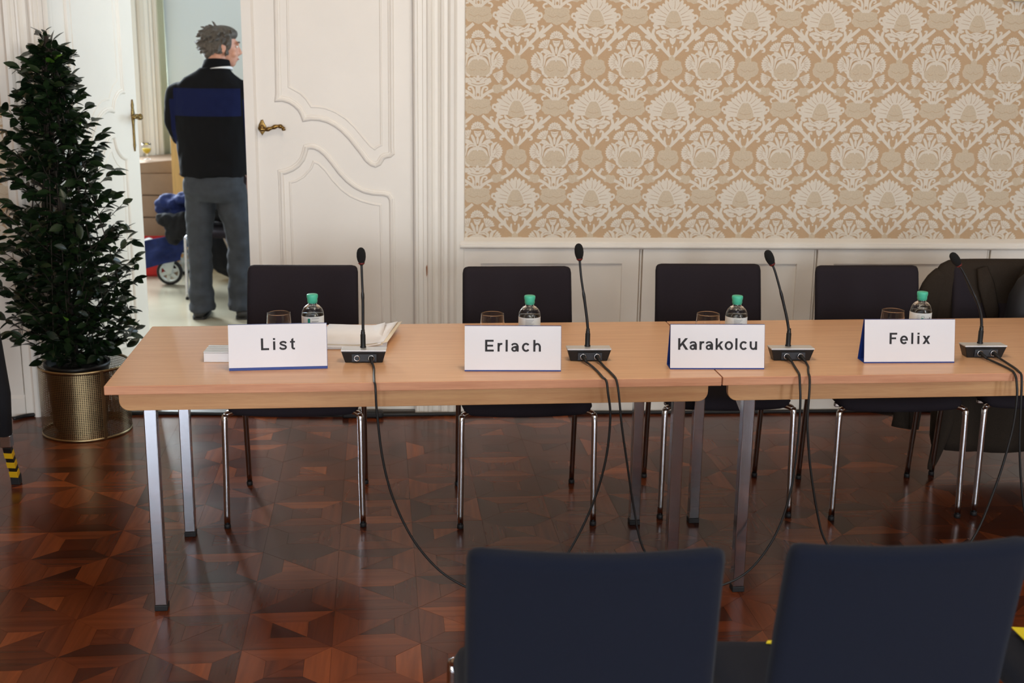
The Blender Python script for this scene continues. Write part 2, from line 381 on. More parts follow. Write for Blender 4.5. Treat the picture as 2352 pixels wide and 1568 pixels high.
# wall behind the camera with three window openings
mb = MB(); xs = [-3.9, -2.95, -1.65, -.95, .35, 1.1, 2.4, 4.8, 6.0, 6.3]
for k in range(9):
    if k % 2 == 0: mb.box(xs[k], xs[k+1], -5.7, -5.55, 0, 3.6)
    else: mb.box(xs[k], xs[k+1], -5.7, -5.55, 0, .35); mb.box(xs[k], xs[k+1], -5.7, -5.55, 3.05, 3.6)
mb.build('wall_front', 'wall_ground', kind='structure')
for k, wx in enumerate((-2.3, -.3, 1.75, 5.4)):
    mb = MB()
    for a in ((-.65, -.57), (.57, .65), (-.035, .035)): mb.box(wx+a[0], wx+a[1], -5.5, -5.45, .35, 3.05)
    for a in ((.35, .43), (2.97, 3.05), (2.2, 2.27), (1.25, 1.3)): mb.box(wx-.65, wx+.65, -5.5, -5.45, *a)
    mb.build('window_%d' % (k+3), 'white_paint', kind='structure')

# ---- floor: star parquet
mb = MB(); mb.box(-3.8, 6.2, -5.6, W+.1, -.06, -.0035)
floor = mb.build('floor', 'subfloor', kind='structure')
FO = Vector((-.31, 3.532)); FR = .045; SX, SY = .2575, .235; WK = .29
def fpos(a, b): return (FO.x+a*SX*cos(FR)-b*SY*sin(FR), FO.y+a*SX*sin(FR)+b*SY*cos(FR))
def shapes(par):
    w = WK; u = 1-w
    L = [('x', [(0, 0), (1, 0), (u, w), (w, w)]), ('x', [(0, 1), (w, u), (u, u), (1, 1)]),
         ('y', [(0, 0), (w, w), (w, u), (0, 1)]), ('y', [(1, 0), (1, 1), (u, u), (u, w)])]
    if par: L += [('x', [(w, w), (u, w), (u, u)]), ('y', [(w, w), (u, u), (w, u)])]
    else: L += [('x', [(w, w), (u, w), (w, u)]), ('y', [(u, w), (u, u), (w, u)])]
    return L
def shrink(poly, g):
    c = (sum(p[0] for p in poly)/len(poly), sum(p[1] for p in poly)/len(poly))
    out = []
    n = len(poly)
    for k in range(n):
        p = Vector(poly[k]); a = (Vector(poly[k-1])-p).normalized(); b = (Vector(poly[(k+1) % n])-p).normalized()
        d = a+b; sn = abs(a.x*b.y-a.y*b.x)
        out.append(p+d*(g/max(sn, .2)))
    return out
def to_px(P):
    d = Vector(P)-Vector((0, 0, CAM_H)); z = d.dot(fwd)
    if z < .1: return None
    return 1176+F_PX*d.dot(R2)/z, 784-F_PX*d.dot(U2)/z
items = []
for i in range(-11, 19):
    for j in range(-13, 10):
        par = (i+j) % 2
        for si, (ax, poly) in enumerate(shapes(par)):
            cx = sum(p[0] for p in poly)/len(poly); cyy = sum(p[1] for p in poly)/len(poly)
            wx, wy = fpos(i+cx, j+cyy)
            pts = [fpos(i+p[0], j+p[1]) for p in poly]
            if max(p[1] for p in pts) > W+.12 or wy < .6 or wx < -3.3 or wx > 5.1: continue
            px = [to_px((p[0], p[1], 0)) for p in pts]; ar = 0
            if all(px):
                for k in range(len(px)): ar += px[k-1][0]*px[k][1]-px[k][0]*px[k-1][1]
                ar = abs(ar)/2
                q = to_px((wx, wy, 0))
                if not (0 < q[0] < 2352 and 930 < q[1] < 1568): ar = 0
                if q[0] > 1075 and q[1] > 1265 and not (1650 < q[0] < 1800 and q[1] < 1460): ar = 0
            items.append((ar, i, j, par, si, ax, poly))
items.sort(key=lambda t: -t[0])
cache = {}
for ar, i, j, par, si, ax, poly in items[:300]:
    key = (par, si)
    if key not in cache:
        base = [((p[0])*SX, (p[1])*SY) for p in poly]
        m_ = MB(); m_.prism([tuple(p) for p in shrink(base, .0003)], -.004, 0); cache[key] = m_.mesh('parquet_block', 'parquet_'+ax)
    x, y = fpos(i, j); o = link('parquet_block', cache[key], floor, loc=(x, y, random.uniform(-.0002, .0002))); o.rotation_euler.z = FR
for axx, nm in (('x', 'parquet_field'), ('y', 'parquet_field')):
    mb = MB()
    for ar, i, j, par, si, ax, poly in items[300:]:
        if ax != axx: continue
        pts = [fpos(i+p[0], j+p[1]) for p in poly]; h = random.uniform(-.0002, .0002)
        mb.prism([tuple(p) for p in shrink(pts, .0003)], -.004, h)
    mb.build(nm, 'parquet_'+axx, floor, kind='stuff')

# ---- wallpaper print
P_, Q_, X0_, Z0_ = .3487, .4005, .1964, 1.8339
UX, UY = 1223.0, 1425.0
shapeA, shapeB = [], []       # (material index, polygon as triangle fan / quad strip)
def poly(L, mi, pts): L.append((mi, 'f', [tuple(p) for p in pts]))
def sym(L, mi, right):        # outline given for X>=0 from the top to the bottom, mirrored
    pts = [Vector((p[0], p[1])) for p in right]
    full = pts+[Vector((-p.x, p.y)) for p in reversed(pts) if abs(p.x) > .1]
    L.append((mi, 'f', [tuple(p) for p in full]))
def stroke(L, mi, pts, w0, w1=None, wm=None, both=True, n=4):
    P = crom([(p[0], p[1], 0) for p in pts], n); m = len(P); w1 = w0 if w1 is None else w1
    l, r = [], []
    for k, p in enumerate(P):
        t = k/(m-1); a = P[max(k-1, 0)]; b = P[min(k+1, m-1)]; d = (b-a).normalized(); nn = Vector((-d.y, d.x, 0))
        w = (w0*(1-t)+w1*t) if wm is None else (w0*(1-t)**2+2*wm*t*(1-t)*1.0+w1*t*t)
        l.append(p+nn*w/2); r.append(p-nn*w/2)
    strip = [(tuple(l[k][:2]), tuple(r[k][:2])) for k in range(m)]
    # round end
    d = (P[-1]-P[-2]).normalized(); nn = Vector((-d.y, d.x, 0)); w = (l[-1]-r[-1]).length
    for a in (30, 60, 85):
        q = P[-1]+d*w/2*sin(math.radians(a)); ww = w/2*cos(math.radians(a)); strip.append((tuple((q+nn*ww)[:2]), tuple((q-nn*ww)[:2])))
    L.append((mi, 's', strip))
    if both: L.append((mi, 's', [((-a[0], a[1]), (-b[0], b[1])) for a, b in strip]))
def blob(L, mi, x, y, rx, ry, both=True, n=12, rot=0):
    pts = [(x+rx*cos(2*PI*k/n)*cos(rot)-ry*sin(2*PI*k/n)*sin(rot), y+rx*cos(2*PI*k/n)*sin(rot)+ry*sin(2*PI*k/n)*cos(rot)) for k in range(n)]
    L.append((mi, 'f', pts))
    if both and abs(x) > 1: L.append((mi, 'f', [(-p[0], p[1]) for p in pts]))
def fan(L, x, y, r, ang, spread, teeth, both=True, lines=4):
    a0, a1 = math.radians(ang-spread/2), math.radians(ang+spread/2); pts = [(x, y)]
    for k in range(teeth*2+1):
        a = a0+(a1-a0)*k/(teeth*2); rr = r*(1 if k % 2 else .86); pts.append((x+rr*cos(a), y-rr*sin(a)))
    L.append((1, 'f', pts))
    if both: L.append((1, 'f', [(-p[0], p[1]) for p in pts]))
    for k in range(lines):
        a = a0+(a1-a0)*(k+.7)/(lines+.4)
        stroke(L, 2, [(x+r*.3*cos(a), y-r*.3*sin(a)), (x+r*.5*cos(a+.05), y-r*.5*sin(a+.05)), (x+r*.72*cos(a), y-r*.72*sin(a))], 7, 3, both=both, n=2)
A = shapeA; B = shapeB
# beige grounds
sym(A, 0, [(0, -62), (45, -75), (110, -62), (180, -48), (200, 0), (188, 35), (216, 70), (212, 118), (182, 142), (165, 172), (120, 180), (82, 174), (52, 195), (0, 215)])
sym(A, 0, [(0, 770), (50, 752), (95, 760), (130, 800), (175, 850), (200, 900), (185, 960), (130, 1010), (60, 1025), (0, 1015)])
for sx_ in (1, -1): poly(A, 0, [(sx_*p[0], p[1]) for p in ((225, 1178), (260, 1142), (300, 1150), (340, 1132), (420, 1162), (430, 1212), (400, 1257), (350, 1258), (310, 1285), (240, 1270), (212, 1230))])
sym(B, 0, [(0, 650), (48, 655), (50, 738), (100, 735), (150, 760), (152, 800), (178, 860), (162, 930), (112, 972), (62, 985), (50, 1012), (0, 1042)])
sym(B, 0, [(0, -62), (50, -48), (95, 0), (120, 60), (150, 130), (142, 192), (90, 224), (0, 238)])
# branches (cream) in the A tile
stroke(A, 1, [(72, 205), (170, 290), (280, 372), (420, 505), (490, 580), (575, 668)], 46, 40, 66)
stroke(A, 1, [(268, 350), (222, 290), (205, 235), (240, 232)], 44, 20); stroke(A, 1, [(330, 400), (296, 330), (308, 262)], 50, 44)
stroke(A, 1, [(260, 400), (190, 372)], 60, 44); stroke(A, 1, [(452, 520), (448, 455), (486, 432), (492, 458)], 44, 20)
stroke(A, 1, [(420, 530), (372, 540), (362, 578), (394, 588)], 50, 20); stroke(A, 1, [(562, 650), (548, 590), (552, 535)], 40, 28)
stroke(A, 1, [(590, 1045), (540, 1105), (470, 1160), (400, 1195)], 42, 50); stroke(A, 1, [(505, 1140), (470, 1080), (450, 1045), (424, 1062)], 54, 20)
stroke(A, 1, [(245, 1232), (170, 1262), (100, 1310), (40, 1362)], 52, 44); stroke(A, 1, [(150, 1310), (196, 1322), (214, 1352), (196, 1378)], 32, 26)
stroke(A, 1, [(70, 1340), (62, 1260), (92, 1192), (140, 1186), (150, 1218), (122, 1232)], 40, 20); stroke(A, 1, [(0, 1165), (0, 1250), (0, 1352)], 80, 62, both=False)
blob(A, 3, 0, 1305, 20, 27, both=False, n=8)
# bouquet
fan(A, 0, 410, 112, 90, 205, 9, both=False, lines=6)
sym(A, 1, [(0, 458), (62, 448), (50, 500), (30, 542), (0, 545)]); stroke(A, 2, [(-55, 430), (0, 450), (55, 430)], 8, both=False); stroke(A, 2, [(-42, 470), (0, 486), (42, 470)], 7, both=False)
fan(A, 140, 575, 150, 55, 105, 7, lines=4); fan(A, 245, 775, 162, 0, 120, 8, lines=5); fan(A, 225, 985, 182, -14, 80, 7, lines=5)
stroke(A, 1, [(0, 660), (0, 600), (0, 542)], 12, 16, 70, both=False); stroke(A, 1, [(26, 690), (52, 610), (92, 525)], 20, 34, 70); stroke(A, 1, [(60, 690), (130, 622), (196, 592)], 20, 24, 66)
stroke(A, 1, [(150, 655), (205, 622), (240, 640)], 30, 20, 44)
stroke(A, 1, [(14, 712), (100, 672), (176, 716), (194, 850)], 50, 16, 92); stroke(A, 1, [(10, 742), (86, 742), (136, 790), (160, 846)], 26, 12, 62)
stroke(A, 1, [(0, 690), (0, 760)], 60, 30, both=False)
stroke(A, 1, [(222, 730), (248, 672), (306, 632)], 60, 14, 62); stroke(A, 1, [(226, 715), (216, 850), (200, 960), (140, 1012)], 46, 34)
stroke(A, 1, [(222, 905), (272, 856), (322, 880)], 40, 16, 56); stroke(A, 1, [(214, 880), (250, 820), (262, 800)], 40, 30)
stroke(A, 2, [(28, 700), (100, 706), (160, 770)], 8, 5); stroke(A, 2, [(205, 680), (196, 760), (206, 850)], 9, 7); stroke(A, 2, [(150, 700), (120, 672), (60, 672)], 8, 5)
stroke(A, 2, [(14, 650), (30, 600), (40, 560)], 9, 6); stroke(A, 2, [(230, 870), (290, 872), (330, 890)], 7, 4); stroke(A, 2, [(180, 985), (240, 995), (300, 985)], 7, 4)
blob(A, 1, 0, 1045, 26, 48, both=False); blob(A, 1, 60, 1072, 46, 44); blob(A, 1, 122, 1082, 44, 48); blob(A, 1, 178, 1092, 34, 30); blob(A, 1, 176, 1062, 26, 22)
stroke(A, 1, [(-120, 1105), (0, 1135), (120, 1105)], 46, 46, both=False); stroke(A, 1, [(-160, 1128), (0, 1172), (160, 1128)], 28, 28, both=False)
stroke(A, 2, [(-105, 1128), (0, 1152), (105, 1128)], 10, 10, both=False); stroke(A, 2, [(30, 1085), (50, 1060), (76, 1045)], 7, 4); stroke(A, 2, [(96, 1100), (112, 1075), (140, 1058)], 7, 4)
# beige relief lines
stroke(A, 2, [(-150, 60), (-60, 95), (0, 70), (60, 95), (150, 60)], 5, 5, both=False); stroke(A, 2, [(40, 905), (90, 925), (130, 905)], 5, 5)
# pineapple crown in the B tile
for tx_, ty_, bx, by, w in ((0, -232, 0, -30, 58), (62, -208, 26, -40, 60), (134, -186, 52, -22, 62), (178, -128, 72, 0, 64), (236, -98, 88, 30, 60), (306, -46, 96, 52, 62), (312, 20, 108, 70, 66), (330, 78, 116, 100, 68), (350, 128, 130, 140, 60), (300, 165, 132, 165, 56)):
    stroke(B, 1, [(bx, by), ((bx+tx_)/2+(6 if tx_ else 0), (by+ty_)/2-6), (tx_*.96, ty_*.96)], w*.9, 40, w*1.5, both=tx_ > 1); blob(B, 1, tx_*.80+14, ty_*.80+4, 24, 20, both=tx_ > 1)
stroke(B, 1, [(300, 40), (365, 40), (372, 92), (335, 100)], 40, 24); fan(B, 262, 200, 62, 0, 330, 7, lines=0); blob(B, 3, 338, 78, 16, 8, n=8)
for a in ((0, -60, 0, -190), (40, -55, 88, -150), (70, -20, 150, -100), (100, 30, 210, -40), (118, 70, 240, 40), (130, 120, 260, 100)):
    stroke(B, 2, [(a[0]+10, a[1]), ((a[0]+a[2])/2+16, (a[1]+a[3])/2), (a[2]+12, a[3])], 8, 4, both=a[0] > 1)
# mask and drop below it
sym(B, 1, [(0, 236), (58, 240), (100, 262), (66, 300), (46, 362), (0, 386)])
stroke(B, 1, [(60, 318), (140, 262), (180, 212)], 40, 34, 56); stroke(B, 1, [(50, 330), (140, 296), (232, 284)], 40, 30, 74); blob(B, 1, 238, 304, 34, 30)
stroke(B, 1, [(60, 378), (140, 388), (196, 352), (214, 330)], 26, 36, 52); stroke(B, 1, [(100, 340), (160, 350), (200, 330)], 50, 30)
stroke(B, 2, [(60, 352), (130, 330), (190, 336)], 8, 4); stroke(B, 2, [(70, 300), (130, 274), (160, 250)], 8, 4); stroke(B, 2, [(20, 280), (50, 264), (80, 262)], 8, 4); stroke(B, 2, [(24, 372), (60, 340), (100, 330)], 7, 4)
sym(B, 1, [(0, 396), (48, 376), (52, 410), (36, 462), (0, 496)]); blob(B, 1, 0, 524, 13, 18, both=False, n=8)
stroke(B, 2, [(-120, 860), (-40, 900), (0, 870), (40, 900), (120, 860)], 5, 5, both=False); stroke(B, 2, [(-90, 130), (-30, 150), (30, 150), (90, 130)], 5, 5, both=False)
mb = MB()
mats_wp = ['wall_beige', 'wall_cream', 'wall_line', 'wall_ground']
def put(L, xc, zc):
    hb = {0: .0003, 1: .0006, 2: .0014, 3: .0014}
    for k, (mi, kind, g) in enumerate(L):
        d = hb[mi]+k*4e-6; mb.mi = mi
        f = lambda p: (xc+p[0]/UX*P_, W-d, zc-(p[1]-62)/UY*Q_)
        if kind == 'f': mb.face([mb.pt(f(p)) for p in g])
        else:
            ids = [(mb.pt(f(a)), mb.pt(f(b))) for a, b in g]
            for q in range(len(ids)-1): mb.face([ids[q][0], ids[q+1][0], ids[q+1][1], ids[q][1]])
for ci in range(-7, 18):
    if -5 < ci < -1: continue
    if ci in (-7,): continue
    for rj in range(-2, 3):
        put(A, X0_+ci*P_, Z0_-rj*Q_); put(B, X0_+(ci+.5)*P_, Z0_-rj*Q_)
me = mb.mesh('wallpaper_print', mats_wp, recalc=False)
bm = bmesh.new(); bm.from_mesh(me)
for co, no in (((0, 0, .83), (0, 0, 1)), ((0, 0, 2.7), (0, 0, -1)), ((6.19, 0, 0), (-1, 0, 0)), ((-2.75, 0, 0), (1, 0, 0))):
    bmesh.ops.bisect_plane(bm, geom=bm.verts[:]+bm.edges[:]+bm.faces[:], plane_co=co, plane_no=no, clear_inner=True)
bad = [f for f in bm.faces if LJ-.1 < f.calc_center_median().x < RJ+.1]
bmesh.ops.delete(bm, geom=bad, context='FACES')
for f in bm.faces:
    if f.normal.y > 0: f.normal_flip()
bmesh.ops.triangulate(bm, faces=[f for f in bm.faces if len(f.verts) > 4])
bm.to_mesh(me); bm.free()
link('wallpaper_print', me, wall_back, kind='stuff')

# ---- casings: a moulded profile swept up both jambs and over the head
prof = [(-.012, .0), (-.012, .022), (-.004, .03), (.006, .03), (.01, .022), (.028, .022), (.031, .027), (.046, .027), (.052, .034), (.06, .036), (.068, .032), (.073, .022), (.084, .016), (.096, .017), (.108, .026), (.112, .034), (.12, .036), (.126, .03), (.14, .03), (.145, .038), (.153, .044), (.168, .046), (.174, .038), (.18, .032), (.184, .03), (.214, .028), (.217, .024), (.22, .0)]
def casing(name, xj, sgn, y, ydir, zt):
    mb = MB(); a = [(xj+sgn*u, y+ydir*d) for u, d in prof]
    lo_ = [mb.pt((p[0], p[1], 0)) for p in a]; hi = [mb.pt((p[0], p[1], zt+abs(prof[k][0]))) for k, p in enumerate(a)]
    for k in range(len(a)-1): mb.face([lo_[k], lo_[k+1], hi[k+1], hi[k]])
    mb.face(hi)
    return mb.build(name, 'casing_paint', kind='structure')
tr = casing('trim_1', RJ+.01, 1, W, -1, DH); casing('trim_2', LJ-.0, -1, W, -1, DH)
mb = MB(); lf = [(LJ-u, W-d, DH+u) for u, d in prof]; rt = [(RJ+.01+u, W-d, DH+u) for u, d in prof]
ia = [mb.pt(p) for p in lf]; ib = [mb.pt(p) for p in rt]
for k in range(len(ia)-1): mb.face([ia[k], ib[k], ib[k+1], ia[k+1]])
mb.build('trim_3', 'casing_paint', kind='structure')
mb = MB(); mb.prism([(-.036, .66), (-.0385, .705), (-.034, .716), (-.031, .70), (-.0325, .67)], W-.0295, W-.0262, 'y'); mb.build('paint_chip', 'chip', tr, label='bare wood patch where paint has chipped')
# door jamb linings
mb = MB(); mb.box(LJ-.001, LJ+.012, W+.045, W+.2, 0, DH); mb.build('trim_4', 'casing_paint', kind='structure')
mb = MB(); mb.box(RJ-.012, RJ+.001, W+.06, W+.2, 0, DH); mb.build('trim_5', 'casing_paint', kind='structure')
mb = MB(); mb.box(LJ, RJ, W-.02, W+.2, -.003, .012); mb.build('trim_6', mat('sill_wood', srgb(70, 62, 54), .35), kind='structure', bev=.003)

# ---- chair rail, wainscot, baseboard on the papered wall
rail = [(0, .84), (-.030, .826), (-.036, .82), (-.036, .814), (-.041, .81), (-.043, .803), (-.041, .797), (-.030, .793), (-.016, .787), (0, .785)]
for nm, xa, xb in (('trim_7', .118, 6.2), ('trim_8', -3.8, LJ-.215)):
    mb = MB(); ia = [mb.pt((xa+(.02 if k == 0 and xa > 0 else 0), W+p[0], p[1])) for k, p in enumerate(rail)]; ib = [mb.pt((xb, W+p[0], p[1])) for p in rail]
    for k in range(len(rail)-1): mb.face([ia[k], ib[k], ib[k+1], ia[k+1]])
    mb.face(ia); mb.face(ib[::-1]); mb.build(nm, 'casing_paint', kind='structure')
def wpanel(x0, x1):
    mb = MB(); y = W-.022; yb = W-.008
    ix0, ix1, iz0, iz1 = x0+.083, x1-.083, .2, .722
    mb.box(x0+.004, ix0, y, W, .1, .79); mb.box(ix1, x1-.004, y, W, .1, .79); mb.box(ix0, ix1, y, W, iz1, .79); mb.box(ix0, ix1, y, W, .1, iz0); mb.box(ix0, ix1, yb, W, iz0, iz1)
    # sloped field edge
    return mb.build('wainscot_panel', 'white_paint', wall_back)
edges = [.132, .959, 1.786, 2.618, 3.45, 4.28, 5.11, 6.19]
for k in range(7): wpanel(edges[k]+(.005 if k else 0), edges[k+1]-.005)
wpanel(-3.0, LJ-.218)
for k in range(1, 6):
    mb = MB(); x = edges[k]; mb.tube([(x, W-.012, .1), (x, W-.012, .787)], .0045, 6); mb.build('bead', 'white_paint', wall_back)
for nm, xa, xb in (('baseboard_back', .128, 6.19), ('baseboard_left', -3.79, LJ-.218)):
    mb = MB(); mb.prism([(W, .0), (W-.03, .0), (W-.03, .085), (W-.022, .1), (W, .108)], xa, xb, 'x'); mb.build(nm, 'white_paint', kind='structure')

# ---- door leaves
up = [(-.679, 2.5), (-.693, 1.481), (-.697, 1.455), (-.675, 1.456), (-.646, 1.449), (-.621, 1.434), (-.599, 1.413), (-.587, 1.391), (-.58, 1.369), (-.552, 1.374), (-.515, 1.373), (-.478, 1.364), (-.445, 1.348), (-.412, 1.324), (-.376, 1.286), (-.332, 1.23), (-.303, 1.189), (-.284, 1.173), (-.265, 1.167), (-.249, 1.175), (-.24, 1.19), (-.233, 1.201), (-.22, 1.208), (-.201, 1.211), (-.19, 1.221), (-.192, 1.25), (-.185, 2.5)]
low = [(-.69, .2), (-.69, 1.097), (-.691, 1.13), (-.67, 1.134), (-.64, 1.146), (-.613, 1.165), (-.592, 1.191), (-.581, 1.221), (-.575, 1.243), (-.559, 1.247), (-.537, 1.246), (-.515, 1.236), (-.489, 1.214), (-.46, 1.179), (-.427, 1.134), (-.394, 1.098), (-.361, 1.072), (-.32, 1.05), (-.275, 1.04), (-.229, 1.038), (-.207, 1.031), (-.195, 1.012), (-.194, .978), (-.194, .2)]
iup = [(-.633, 2.44), (-.644, 1.51), (-.622, 1.498), (-.593, 1.482), (-.568, 1.457), (-.547, 1.424), (-.521, 1.424), (-.484, 1.419), (-.44, 1.402), (-.396, 1.374), (-.356, 1.336), (-.316, 1.287), (-.287, 1.253), (-.268, 1.239), (-.257, 1.249), (-.238, 1.257), (-.232, 2.44)]
ilow = [(-.645, .25), (-.652, 1.085), (-.625, 1.092), (-.59, 1.112), (-.556, 1.15), (-.543, 1.18), (-.52, 1.17), (-.49, 1.14), (-.46, 1.098), (-.42, 1.055), (-.38, 1.025), (-.33, 1.003), (-.28, .99), (-.245, .985), (-.24, .25)]
def sweep2d(mb, path, prof, y, sgn=-1, closed=True):
    # path in (x, z); prof list of (offset to the left of travel, proud)
    P = [Vector(p) for p in path]; n = len(P); rows = []
    for k in range(n):
        a = P[k-1] if (closed or k > 0) else P[k]; b = P[(k+1) % n] if (closed or k < n-1) else P[k]; p = P[k]
        d1 = (p-a).normalized() if (p-a).length > 1e-6 else (b-p).normalized(); d2 = (b-p).normalized() if (b-p).length > 1e-6 else d1
        n1 = Vector((-d1.y, d1.x)); n2 = Vector((-d2.y, d2.x)); q = n1+n2
        q = q/max(q.dot(n1), .35) if q.length > 1e-4 else n1
        rows.append([mb.pt((p.x+q.x*o, y+sgn*h, p.y+q.y*o)) for o, h in prof])
    m = len(prof)
    for k in range(n if closed else n-1):
        A_, B_ = rows[k], rows[(k+1) % n]
        for j in range(m-1): mb.face([A_[j], A_[j+1], B_[j+1], B_[j]])
big = [(-.012, 0), (-.011, .005), (-.007, .0095), (-.001, .011), (.004, .009), (.006, .005), (.01, .0045), (.013, .0035), (.015, 0)]
small = [(-.006, 0), (-.003, .0035), (.001, .0035), (.005, .001), (.006, 0)]
def mirrored(path, xm): return [(2*xm-p[0], p[1]) for p in path]
YF = W+.012
def handle_lever(parent, plate):
    r = empty('door_handle'); r.parent = parent
    return r
def door_leaf(name, x0, x1, flip):
    root = empty(name, kind='structure')
    mb = MB(); mb.box(x0, x1, YF, YF+.042, .012, DH-.01); mb.build('leaf', 'white_paint', root, bev=.002)
    xm = (x0+x1)/2
    for nm, pth, pr in (('upper_moulding', up, big), ('lower_moulding', low, big), ('upper_field_edge', iup, small), ('lower_field_edge', ilow, small)):
        pp = [(xm+.4435-p[0]-.887, p[1]) for p in pth][::-1] if flip else pth
        mb = MB(); mb.smooth = False; sweep2d(mb, pp, pr, YF+.0002); mb.build(nm, 'white_paint', root, recalc=True)
    return root
d1 = door_leaf('door_1', -.795, -.092, False)
mb = MB(); mb.prism([(-.842, YF-.012), (-.800, YF-.012), (-.793, YF-.004), (-.788, YF+.001), (-.788, YF+.03), (-.842, YF+.03)], .012, DH-.01); mb.build('meeting_strip', 'white_paint', d1)
# handle of the closed leaf: leaf-shaped rosette and scrolled lever
hx, hz = -.768, 1.329
mb = MB(); mb.smooth = True
mb.prism([(hx+a, hz+b) for a, b in ((0, -.034), (.006, -.024), (.012, -.017), (.019, -.004), (.018, .008), (.012, .018), (.009, .026), (.004, .038), (0, .034), (-.004, .036), (-.008, .026), (-.013, .017), (-.017, .006), (-.017, -.006), (-.012, -.016), (-.006, -.024))], YF-.006, YF, 'y'); mb.build('rosette', 'brass', d1, bev=.0015)
mb = MB(); mb.smooth = True; mb.tube([(hx, YF-.005, hz), (hx, YF-.018, hz), (hx, YF-.034, hz), (hx, YF-.042, hz)], [.013, .012, .015, .010], 14)
pts = crom([(hx-.004, YF-.036, hz-.004), (hx+.02, YF-.038, hz-.006), (hx+.045, YF-.038, hz+.001), (hx+.07, YF-.036, hz+.009), (hx+.09, YF-.034, hz+.007), (hx+.099, YF-.034, hz-.003)], 5)
mb.tube(pts, [.0085+.0018*sin(k*1.1) for k in range(len(pts))], 10); mb.tube([pts[-1], pts[-1]+Vector((.001, 0, -.007))], [.010, .006], 10); mb.build('lever', 'brass', d1)
# left leaf stands open into the next room
d2 = door_leaf('door_2', -.884-.79, -.884+.0, True)
hx2 = -.884-.055
mb = MB(); mb.smooth = True
pr2 = [(.002, .085), (.006, .07), (.011, .055), (.008, .045), (.012, .03), (.016, .01), (.014, -.012), (.01, -.03), (.0075, -.05), (.0075, -.13), (.01, -.142), (.006, -.155), (.002, -.172)]
mb.prism([(hx2+a, hz+b) for a, b in pr2]+[(hx2-a, hz+b) for a, b in pr2[::-1]], YF-.007, YF, 'y'); mb.build('escutcheon', 'brass', d2, bev=.0015)
mb = MB(); mb.smooth = True; mb.tube([(hx2, YF-.006, hz), (hx2, YF-.02, hz), (hx2, YF-.04, hz), (hx2, YF-.05, hz)], [.012, .011, .017, .013], 14)
pts = crom([(hx2+.004, YF-.044, hz-.002), (hx2-.02, YF-.05, hz-.006), (hx2-.045, YF-.052, hz+.001), (hx2-.07, YF-.05, hz+.009), (hx2-.098, YF-.05, hz-.002)], 5)
mb.tube(pts, [.009+.002*sin(k*1.1) for k in range(len(pts))], 10); mb.build('lever', 'brass', d2)
ang = math.atan2(.76, .169)
hinge = Vector((-1.674, YF, 0))
d2.matrix_world = Matrix.Translation((LJ+.006, W+.02, 0)) @ Matrix.Rotation(ang, 4, 'Z') @ Matrix.Translation((-LJ, -YF, 0))

# ---- the next room
mb = MB(); mb.box(-3.6, 1.6, W+.195, 10.2, -.06, 0); mb.build('floor', 'terrazzo', kind='structure')
for nm, a in (('wall_far_left', (-3.7, -3.6, W+.2, 10.2, 0, 3.6)),):
    mb = MB(); mb.box(*a); mb.build(nm, 'pale_wall', kind='structure')
mb = MB(); mb.box(-3.7, 1.7, W+.2, 10.2, 3.6, 3.7); mb.build('ceiling', 'plaster', kind='structure')
mb = MB(); mb.box(-3.6, -3.45, 10.05, 10.2, 0, 3.6); mb.box(-2.37, 1.6, 10.05, 10.2, 0, 3.6); mb.box(-3.45, -2.37, 10.05, 10.2, 0, .85); mb.box(-3.45, -2.37, 10.05, 10.2, 3.15, 3.6)
mb.build('wall_far', 'pale_wall', kind='structure')
mb = MB(); mb.box(1.6, 1.75, W+.2, 6.9, 0, 3.6); mb.box(1.6, 1.75, 8.9, 10.2, 0, 3.6); mb.box(1.6, 1.75, 6.9, 8.9, 0, .75); mb.box(1.6, 1.75, 6.9, 8.9, 2.75, 3.6)
mb.build('wall_far_right', 'pale_wall', kind='structure')
mb = MB()
for a in ((-3.45, -3.38), (-2.44, -2.37), (-2.94, -2.88)): mb.box(a[0], a[1], 10.0, 10.05, .85, 3.15)
for a in ((.85, .92), (3.08, 3.15)): mb.box(-3.45, -2.37, 10.0, 10.05, *a)
mb.build('window_1', 'casing_paint', kind='structure')
mb = MB()
for a in ((6.9, 6.97), (8.83, 8.9), (7.87, 7.93)): mb.box(1.5, 1.56, a[0], a[1], .75, 2.75)
for a in ((.75, .82), (2.68, 2.75)): mb.box(1.5, 1.56, 6.9, 8.9, *a)
mb.build('window_2', 'casing_paint', kind='structure')
# window casing seen past the open leaf: stacked fillets
mb = MB()
for x0, x1, d in ((-2.37, -2.30, .05), (-2.30, -2.262, .025), (-2.262, -2.235, .06), (-2.235, -2.20, .075), (-2.20, -2.175, .06), (-2.175, -2.155, .045), (-2.155, -2.13, .055)): mb.box(x0, x1, 10.05-d, 10.05, 0, 3.3)
mb.build('trim_9', 'casing_paint', kind='structure', bev=.006)
mb = MB(); mb.smooth = True; rows = []
for k in range(25):
    x = -2.135+.055*k/24
    rows.append((x, 9.985+.016*sin(k*1.05)))
for z0, z1 in ((.55, 3.0),):
    a = [mb.pt((x, y, z0)) for x, y in rows]; b = [mb.pt((x, y, z1)) for x, y in rows]; a2 = [mb.pt((x, y+.012, z0)) for x, y in rows]; b2 = [mb.pt((x, y+.012, z1)) for x, y in rows]
    for k in range(24): mb.face([a[k], a[k+1], b[k+1], b[k]]); mb.face([a2[k+1], a2[k], b2[k], b2[k+1]]); mb.face([a[k], a2[k], a2[k+1], a[k+1]]); mb.face([b[k+1], b2[k+1], b2[k], b[k]])
    mb.face([a[0], b[0], b2[0], a2[0]]); mb.face([a[-1], a2[-1], b2[-1], b[-1]])
mb.build('curtain', 'curtain', label='narrow gathered greenish curtain beside the far window casing', cat='curtain')
